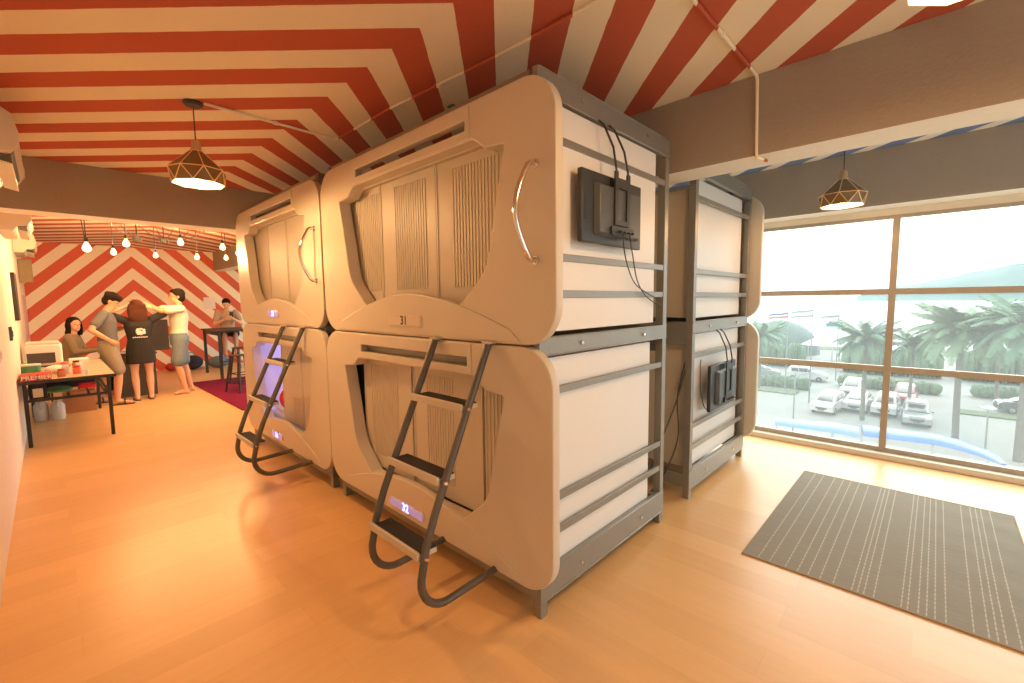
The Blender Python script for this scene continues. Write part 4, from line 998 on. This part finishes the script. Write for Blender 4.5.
for m_ in ('leaf', 'leaf2'):
    FM[m_] = []
    for i, (dr, w) in enumerate([(.35, .62), (.75, .66), (1.15, .62)]):
        me = frond_mesh(3.0, dr, w, i*5+1); smooth(me); me.materials.append(M[m_]); FM[m_].append(me)
def palm(label, x, y, hz, L=1., n=26, m='leaf', tr=.20, group='palms in front of the car park', z0=None):
    z0 = GZ if z0 is None else z0; x *= K; y *= K; hz = kz(hz); L *= KS; tr *= KS
    R = thing('palm_tree', label, 'palm', (x, y, z0), random.uniform(0, 6), group); h = hz-z0
    pts = []; rs = []
    for k in range(40):
        t = k/39; pts.append((.10*math.sin(t*2), .06*math.sin(t*3), h*t)); rs.append(tr*.50*(1.25-.35*t)*(1.0+.07*(k % 2)))
    obj('trunk', MB().tube(pts, rs, 12), 'trunk', R)
    top = Vector(pts[-1])
    rnd = random.Random(int(x*100+y))
    for k in range(n):
        t = k/n; typ = 0 if t < .35 else 1 if t < .7 else 2
        f = bpy.data.objects.new('frond', FM[m][typ]); COL.objects.link(f); f.parent = R
        f.location = top+Vector((0, 0, -.25*t)); f.rotation_euler = ((.75-.9*t)*.8+rnd.uniform(-.1, .1), rnd.uniform(-.25, .25), k*2.4+rnd.uniform(-.2, .2)); s_ = L*rnd.uniform(.88, 1.1); f.scale = (s_,)*3
    return R
palm('tall thick palm right of the window mullion with a full shaggy crown', 1.07, 32.4, -.20, 0.92, 64, 'leaf2', .26)
palm('tall palm at the right edge of the view beyond the window', 3.05, 30.0, .2, 0.92, 45, 'leaf', .30)
palm('palm left of the window mullion with arching fronds', -2.95, 34.1, -1.0, 0.80, 37, 'leaf', .22)
palm('smaller palm just right of the window mullion', -1.0, 38.5, -1.6, 0.68, 32, 'leaf', .18)
palm('palm behind the tall thick palm near the shore', 3.4, 46.0, -.9, 0.88, 32, 'leaf', .2, 'palms by the shore')
palm('small palm at the left edge of the view beside the dome', -12.6, 52.0, -2.0, 0.76, 27, 'leaf', .18, 'palms by the shore')
palm('palm beside the near edge of the capsule, far left through the glass', -10.4, 40.5, -1.55, 0.80, 27, 'leaf', .2, 'palms by the shore')
palm('palm on the far right beyond the second palm', 5.6, 37.0, .3, 0.92, 37, 'leaf2', .24, 'palms by the shore')

def bush(label, x, y, rx, ry, h, z0=GZ):
    x *= K; y *= K; rx *= KS; ry *= KS; h *= KS
    rnd = random.Random(int(x*31+y*7)); mb = MB()
    n = max(5, int(rx*5))
    for k in range(n):
        px = x-rx+2*rx*(k+.5)/n; mb.ball((px, y+rnd.uniform(-.3, .3)*ry, z0+h*.45), (2*rx/n*rnd.uniform(.9, 1.3), ry*rnd.uniform(.7, 1), h*rnd.uniform(.45, .62)), 12, 8)
    o = obj('hedge', mb, 'bush', loc=(x, y, z0))
    d = o.modifiers.new('d', 'DISPLACE'); t = bpy.data.textures.new('leafy', 'CLOUDS'); t.noise_scale = .35; d.texture = t; d.strength = .35; d.mid_level = .5
    sb = o.modifiers.new('sub', 'SUBSURF'); sb.levels = 1; sb.render_levels = 1
    o.modifiers.move(1, 0)
    return tag(o, label, 'hedge', 'clipped hedges around the car park')
bush('low hedge left of the parked cars behind the road', -9.9, 42.6, 3.0, .7, 1.1)
bush('low hedge behind the parked white cars', -2.6, 46.5, 3.4, .8, 1.1)
bush('low hedge at the right behind the dark green car', 5.4, 47.5, 3.4, .8, 1.1)
bush('tall dense shrubbery at the far left below the dome', -14.5, 56.0, 5.0, 1.6, 2.8)
bush('tall dense shrubbery behind the palms in the middle', -3.0, 55.5, 4.0, 1.6, 2.8)
bush('tall dense shrubbery behind the thick palm at the right', 6.2, 56.5, 5.0, 1.8, 3.2)

# cars
def car(label, x, y, rz, m, kind='mpv'):
    x *= K; y *= K
    R = thing('parked_car', label, 'car', (x, y, GZ), rz, 'cars in the car park')
    R.scale = (1.06,)*3
    L, W = (4.2, 1.7); H = 1.65 if kind == 'mpv' else 1.45
    side = [(-2.1, .30), (-2.1, .85), (-2.0, 1.0), (-1.25, 1.05), (1.75, 1.0), (2.08, .85), (2.1, .30)] if kind != 'mpv' else [(-2.1, .30), (-2.12, .95), (-1.95, 1.08), (-1.3, 1.12), (1.6, 1.02), (2.05, .80), (2.1, .30)]
    arch = []
    body = MB().prism(side, lambda a, b: (a, -W/2+(.06 if b > .9 else 0), b), lambda a, b: (a, W/2-(.06 if b > .9 else 0), b))
    obj('car_body', body, m, R, bev=.06)
    top = [(-1.95, 1.06), (-1.75, H-.06), (-1.5, H), (.1, H), (.35, H-.05), (1.25, 1.06)] if kind == 'mpv' else [(-1.7, 1.03), (-1.15, H-.03), (.05, H), (.3, H-.04), (1.15, 1.02)]
    obj('cabin', MB().prism(top, lambda a, b: (a, -W/2+.09+(.14 if b > 1.2 else 0), b), lambda a, b: (a, W/2-.09-(.14 if b > 1.2 else 0), b)), m, R, bev=.05)
    gl = MB()
    a0 = .42; 
    gl.prism([(-.56, 1.10), (.56, 1.10), (.47, H-.12), (-.47, H-.12)], lambda a, b: (1.27-(b-1.06)/(H-1.1)*.88+.0, a, b), lambda a, b: (1.30-(b-1.06)/(H-1.1)*.88+.0, a, b))
    obj('windscreen', gl, 'carglass', R)
    gs = MB()
    for s_ in (-1, 1):
        for xa, xb in ((-1.45, -.75), (-.68, .18), (.25, .72)):
            t_ = H-.15 if xb < .5 else H-.28
            gs.prism([(xa, 1.10), (xb, 1.10), (xb-(.28 if xb > .5 else 0), t_), (xa, t_)], lambda a, b: (a, s_*(W/2-.085-(b-1.1)/(H-1.2)*.135), b), lambda a, b: (a, s_*(W/2-.060-(b-1.1)/(H-1.2)*.135), b))
    obj('side_window', gs, 'carglass', R)
    for sx in (-1.3, 1.3):
        for s_ in (-1, 1):
            w = obj('wheel', MB().cyl((sx, s_*(W/2-.20), .31), (sx, s_*(W/2+.01), .31), .31, seg=20), 'tyre', R, bev=.02)
            obj('hub_cap', MB().cyl((sx, s_*(W/2+.01), .31), (sx, s_*(W/2+.022), .31), .18, .16, 16), 'pole', w)
    for s_ in (-1, 1):
        obj('headlight', MB().box((1.98, s_*.62-.17, .68), (2.125, s_*.62+.17, .82)), 'polewhite', R, bev=.03)
        obj('wing_mirror', MB().box((.75, s_*(W/2+.06)-.09, 1.02), (.87, s_*(W/2+.06)+.09, 1.16)), m, R, bev=.03)
    obj('grille', MB().box((2.06, -.40, .50), (2.118, .40, .64)), 'tyre', R, bev=.01)
    obj('number_plate', MB().box((2.118, -.22, .40), (2.13, .22, .49)), 'black', R)
    return R
fw = -PI/2
car('white people carrier parked first in the row, nearest the blue canopy', -4.85, 35.5, fw-.12, 'carwhite', 'mpv')
car('white saloon car parked second in the front row', -3.50, 37.4, fw-.04, 'carwhite', 'saloon')
car('white car partly hidden behind the palm trunk in the middle of the row', -4.35, 42.6, fw-.02, 'carwhite', 'mpv')
car('white hatchback parked third in the front row beside the mullion', -2.05, 37.3, fw-.02, 'carwhite', 'mpv')
car('silver people carrier parked right of the window mullion', -.55, 35.6, fw+.05, 'cargrey', 'mpv')
car('maroon car behind the silver people carrier', -1.3, 42.0, fw, 'carred', 'mpv')
car('dark green saloon parked far right by the verge', 4.7, 42.6, PI+.15, 'cardark', 'saloon')
car('white saloon at the far left of the car park', -16.0, 50.0, .1, 'carwhite', 'saloon')
car('pale saloon standing behind the low hedge at the left', -11.9, 47.0, .1, 'cargrey', 'saloon')
car('white people carrier behind the flagpoles at the left', -8.3, 47.5, .1, 'carwhite', 'mpv')

# flagpoles
def flagpole(label, x, y, top, stripes, r=.05):
    x *= K; y *= K; top = kz(top)
    R = thing('flagpole', label, 'flagpole', (x, y, GZ), 0, 'flagpoles behind the car park')
    obj('pole', MB().cyl((0, 0, 0), (0, 0, top-GZ), r*1.3, r*.8, 10), 'pole', R); obj('finial', MB().ball((0, 0, top-GZ+.06), .08, 10, 8), 'pole', R)
    N = 10; w, h = 1.9, .75
    me = MB(); vs = []
    for k in range(N+1):
        t = k/N; X = -w*t; Y = .12*math.sin(t*7); Z = top-GZ-.15-.42*t*t-.08*math.sin(t*5)
        vs.append([Vector((X, Y, Z-h*j/4*(1-.12*t))) for j in range(5)])
    for j in range(4):
        b = MB()
        for a_, b_ in zip(vs, vs[1:]):
            q = [a_[j], b_[j], b_[j+1], a_[j+1]]
            f = [b.bm.verts.new(p) for p in q]; f2 = [b.bm.verts.new(p+Vector((0, .012, 0))) for p in q]
            b.bm.faces.new(f); b.bm.faces.new(f2[::-1])
        o = obj('flag_band', b, stripes[j], R)
    return R
flagpole('flagpole with a red, white and blue flag, leftmost of the three', -8.2, 39.2, .55, ['flagblue', 'flagwhite', 'flagred', 'flagwhite'])
flagpole('flagpole with a dark-striped white flag, middle of the three', -6.3, 37.4, .82, ['cargrey', 'flagwhite', 'flagwhite', 'cargrey'])
flagpole('flagpole with a plain pale flag, rightmost of the three', -6.3, 49.0, .30, ['flagwhite', 'flagwhite', 'cargrey', 'flagwhite'])

# dome, tent, boat
Dm = thing('domed_shelter', 'dark grey-green domed shelter on the shore left of the tent', 'building', (-15.5*K, 70*K, GZ)); Dm.scale = (KS,)*3
obj('shell_roof', MB().lathe([(5.2*math.cos(a), 5.0*math.sin(a)) for a in [k*PI/2/12 for k in range(12)]]+[(.1, 5.0)], (0, 0, 0), 28), 'dome', Dm)
obj('finial', MB().cyl((0, 0, 5.0), (0, 0, 5.6), .15, .03, 8), 'pole', Dm)
Tn = thing('marquee_tent', 'white peaked marquee tent on the shore behind the flagpoles', 'tent', (-8.6*K, 62*K, GZ)); Tn.scale = (KS,)*3
tb = MB(); pk = tb.bm.verts.new((.3, 0, 4.35)); pk2 = tb.bm.verts.new((6.2, 0, 3.3)); cs = [tb.bm.verts.new(p) for p in ((-3.0, -3, 2.4), (7.6, -3, 2.4), (7.6, 3, 2.4), (-3.0, 3, 2.4))]
tb.bm.faces.new((cs[0], cs[1], pk2, pk)); tb.bm.faces.new((cs[1], cs[2], pk2)); tb.bm.faces.new((cs[2], cs[3], pk, pk2)); tb.bm.faces.new((cs[3], cs[0], pk)); tb.bm.faces.new(cs[::-1])
obj('canopy', tb, 'tent', Tn, sm=False)
for x in (-2.9, .6, 4.1, 7.5):
    for y in (-2.9, 2.9): obj('leg', MB().cyl((x, y, 0), (x, y, 2.42), .07, seg=8), 'polewhite', Tn)
Bt = thing('moored_boat', 'teal hulled boat with a flat roof out on the sea', 'boat', (-29.5, 219, GZ-1.3)); Bt.scale = (.62,)*3
obj('hull', MB().prism([(-4.2, .2), (-4.6, 2.2), (5.4, 2.2), (4.2, .2)], lambda a, b: (a, -1.3, b), lambda a, b: (a, 1.3, b)), 'boat', Bt)
obj('cabin', MB().box((-3, -1, 2.2), (2.6, 1, 3.6)), 'boat', Bt, bev=.1)
Bt = thing('moored_boat', 'pale distant boat left of the teal one near the horizon', 'boat', (-60, 640, GZ-1.3)) if False else None

# street lamps
def street_lamp(label, x, y, h, arm, kind='globe'):
    x *= K; y *= K; h *= K
    R = thing('street_lamp', label, 'street lamp', (x, y, GZ), 0, 'street lamps along the road')
    obj('pole', MB().cyl((0, 0, 0), (0, 0, h), .06, .045, 10), 'pole', R)
    if kind == 'globe': obj('lamp_head', MB().lathe([(.08, h), (.34, h+.10), (.36, h+.20), (.20, h+.30), (.02, h+.33)], (0, 0, 0), 20), 'polewhite', R)
    else:
        obj('arm', MB().tube([(0, 0, h-.6), (.3, 0, h-.1), (arm, 0, h+.2)], .035, 8), 'pole', R)
        obj('lamp_head', MB().ball((arm+.3, 0, h+.22), (.42, .16, .10), 14, 8), 'polewhite', R)
    return R
street_lamp('street lamp with a flat round white head right of the thick palm', 2.05, 30.7, 2.05, 0)
street_lamp('street lamp with an angled arm above the white people carrier', -5.3, 27.5, 3.5, 1.1, 'arm')

# blue canopies close below the window
def canopy(label, pts, w, m, z0):
    R = thing('walkway_canopy', label, 'canopy', pts[0], 0, 'blue roofed walkway below the window'); P0 = Vector(pts[0])
    mb = MB(); rows = []
    for i, p in enumerate(pts):
        p = Vector(p)-P0; q0 = Vector(pts[max(i-1, 0)]); q1 = Vector(pts[min(i+1, len(pts)-1)]); d = (q1-q0); d.z = 0; d.normalize(); sd = Vector((-d.y, d.x, 0))
        k_ = w[i]
        rows.append([mb.bm.verts.new(p+sd*k_*math.cos(a)+Vector((0, 0, (.32*math.sin(a)*min(1, k_/.7))-.0))) for a in [PI*j/8 for j in range(9)]]+[mb.bm.verts.new(p+Vector((0, 0, -.06)))])
    for A_, B_ in zip(rows, rows[1:]):
        for j in range(10): q = (j+1) % 10; mb.bm.faces.new((A_[j], A_[q], B_[q], B_[j]))
    mb.bm.faces.new(rows[0][::-1]); mb.bm.faces.new(rows[-1])
    obj('roof_sheet', mb, m, R)
    for i in range(0, len(pts), 2):
        p = Vector(pts[i])-P0; obj('post', MB().cyl((p.x, p.y, GZ-P0.z), (p.x, p.y, p.z-.055), .06, seg=8), 'polewhite', R)
canopy('bright blue curved roof of the walkway right of the mullion, tapering to the right', [(-2.3, 26.9, -5.0), (-1.16, 27.07, -5.0), (.2, 27.28, -5.0), (1.06, 26.94, -5.0), (1.84, 26.14, -5.0), (2.23, 25.4, -5.05)], [.75, .75, .70, .60, .38, .10], 'tin_blue', 0)
canopy('pale blue flat roof of the walkway left of the mullion', [(-5.8, 26.1, -5.0), (-4.4, 26.3, -5.0), (-3.4, 26.5, -5.0), (-2.4, 26.6, -5.05)], [.55, .6, .7, .7], 'tin_pale', 0)

# ------------------------------------------------------------------ light
W = bpy.data.worlds.new('overcast_sky'); S.world = W; W.use_nodes = True; nt = W.node_tree; bg = nt.nodes['Background']
sky = nt.nodes.new('ShaderNodeTexSky'); sky.sky_type = 'HOSEK_WILKIE'; sky.turbidity = 9.5; sky.ground_albedo = .3; sky.sun_direction = (.2, .75, .63)
mx = nt.nodes.new('ShaderNodeMix'); mx.data_type = 'RGBA'; mx.inputs[0].default_value = .97; mx.inputs[7].default_value = (.97, .99, 1.0, 1)
nt.links.new(sky.outputs[0], mx.inputs[6]); nt.links.new(mx.outputs[2], bg.inputs['Color']); bg.inputs['Strength'].default_value = 3.2
sun = lamp('overcast_sun', 'SUN', (0, 30, 30), 4.5, (1, .97, .92)); sun.data.angle = math.radians(60); sun.rotation_euler = (math.radians(-48), 0, math.radians(-10))

# ------------------------------------------------------------------ camera
cam = bpy.data.cameras.new('camera'); co = bpy.data.objects.new('camera', cam); COL.objects.link(co); S.camera = co
y_, t_, r_ = 0.7638159, -0.09140048, 0.01196887
Mx = Matrix.Rotation(y_, 3, 'Z') @ Matrix.Rotation(t_, 3, 'X') @ Matrix.Rotation(r_, 3, 'Y')
rt, fw_, up = Mx.col[0], Mx.col[1], Mx.col[2]
M4 = Matrix((rt, up, -fw_)).transposed().to_4x4(); M4.translation = (0, 0, 1.55); co.matrix_world = M4
cam.sensor_width = 36; cam.lens = 443.17/1024*36; cam.clip_start = .05; cam.clip_end = 9000
S.view_settings.view_transform = 'Standard'; S.view_settings.look = 'None'; S.view_settings.gamma = 1; S.view_settings.use_curve_mapping = False
S.view_settings.exposure = 0.0
try:
    S.cycles.use_denoising = True; S.cycles.max_bounces = 10; S.cycles.diffuse_bounces = 6; S.cycles.sample_clamp_indirect = 6; S.cycles.transparent_max_bounces = 12
except Exception: pass
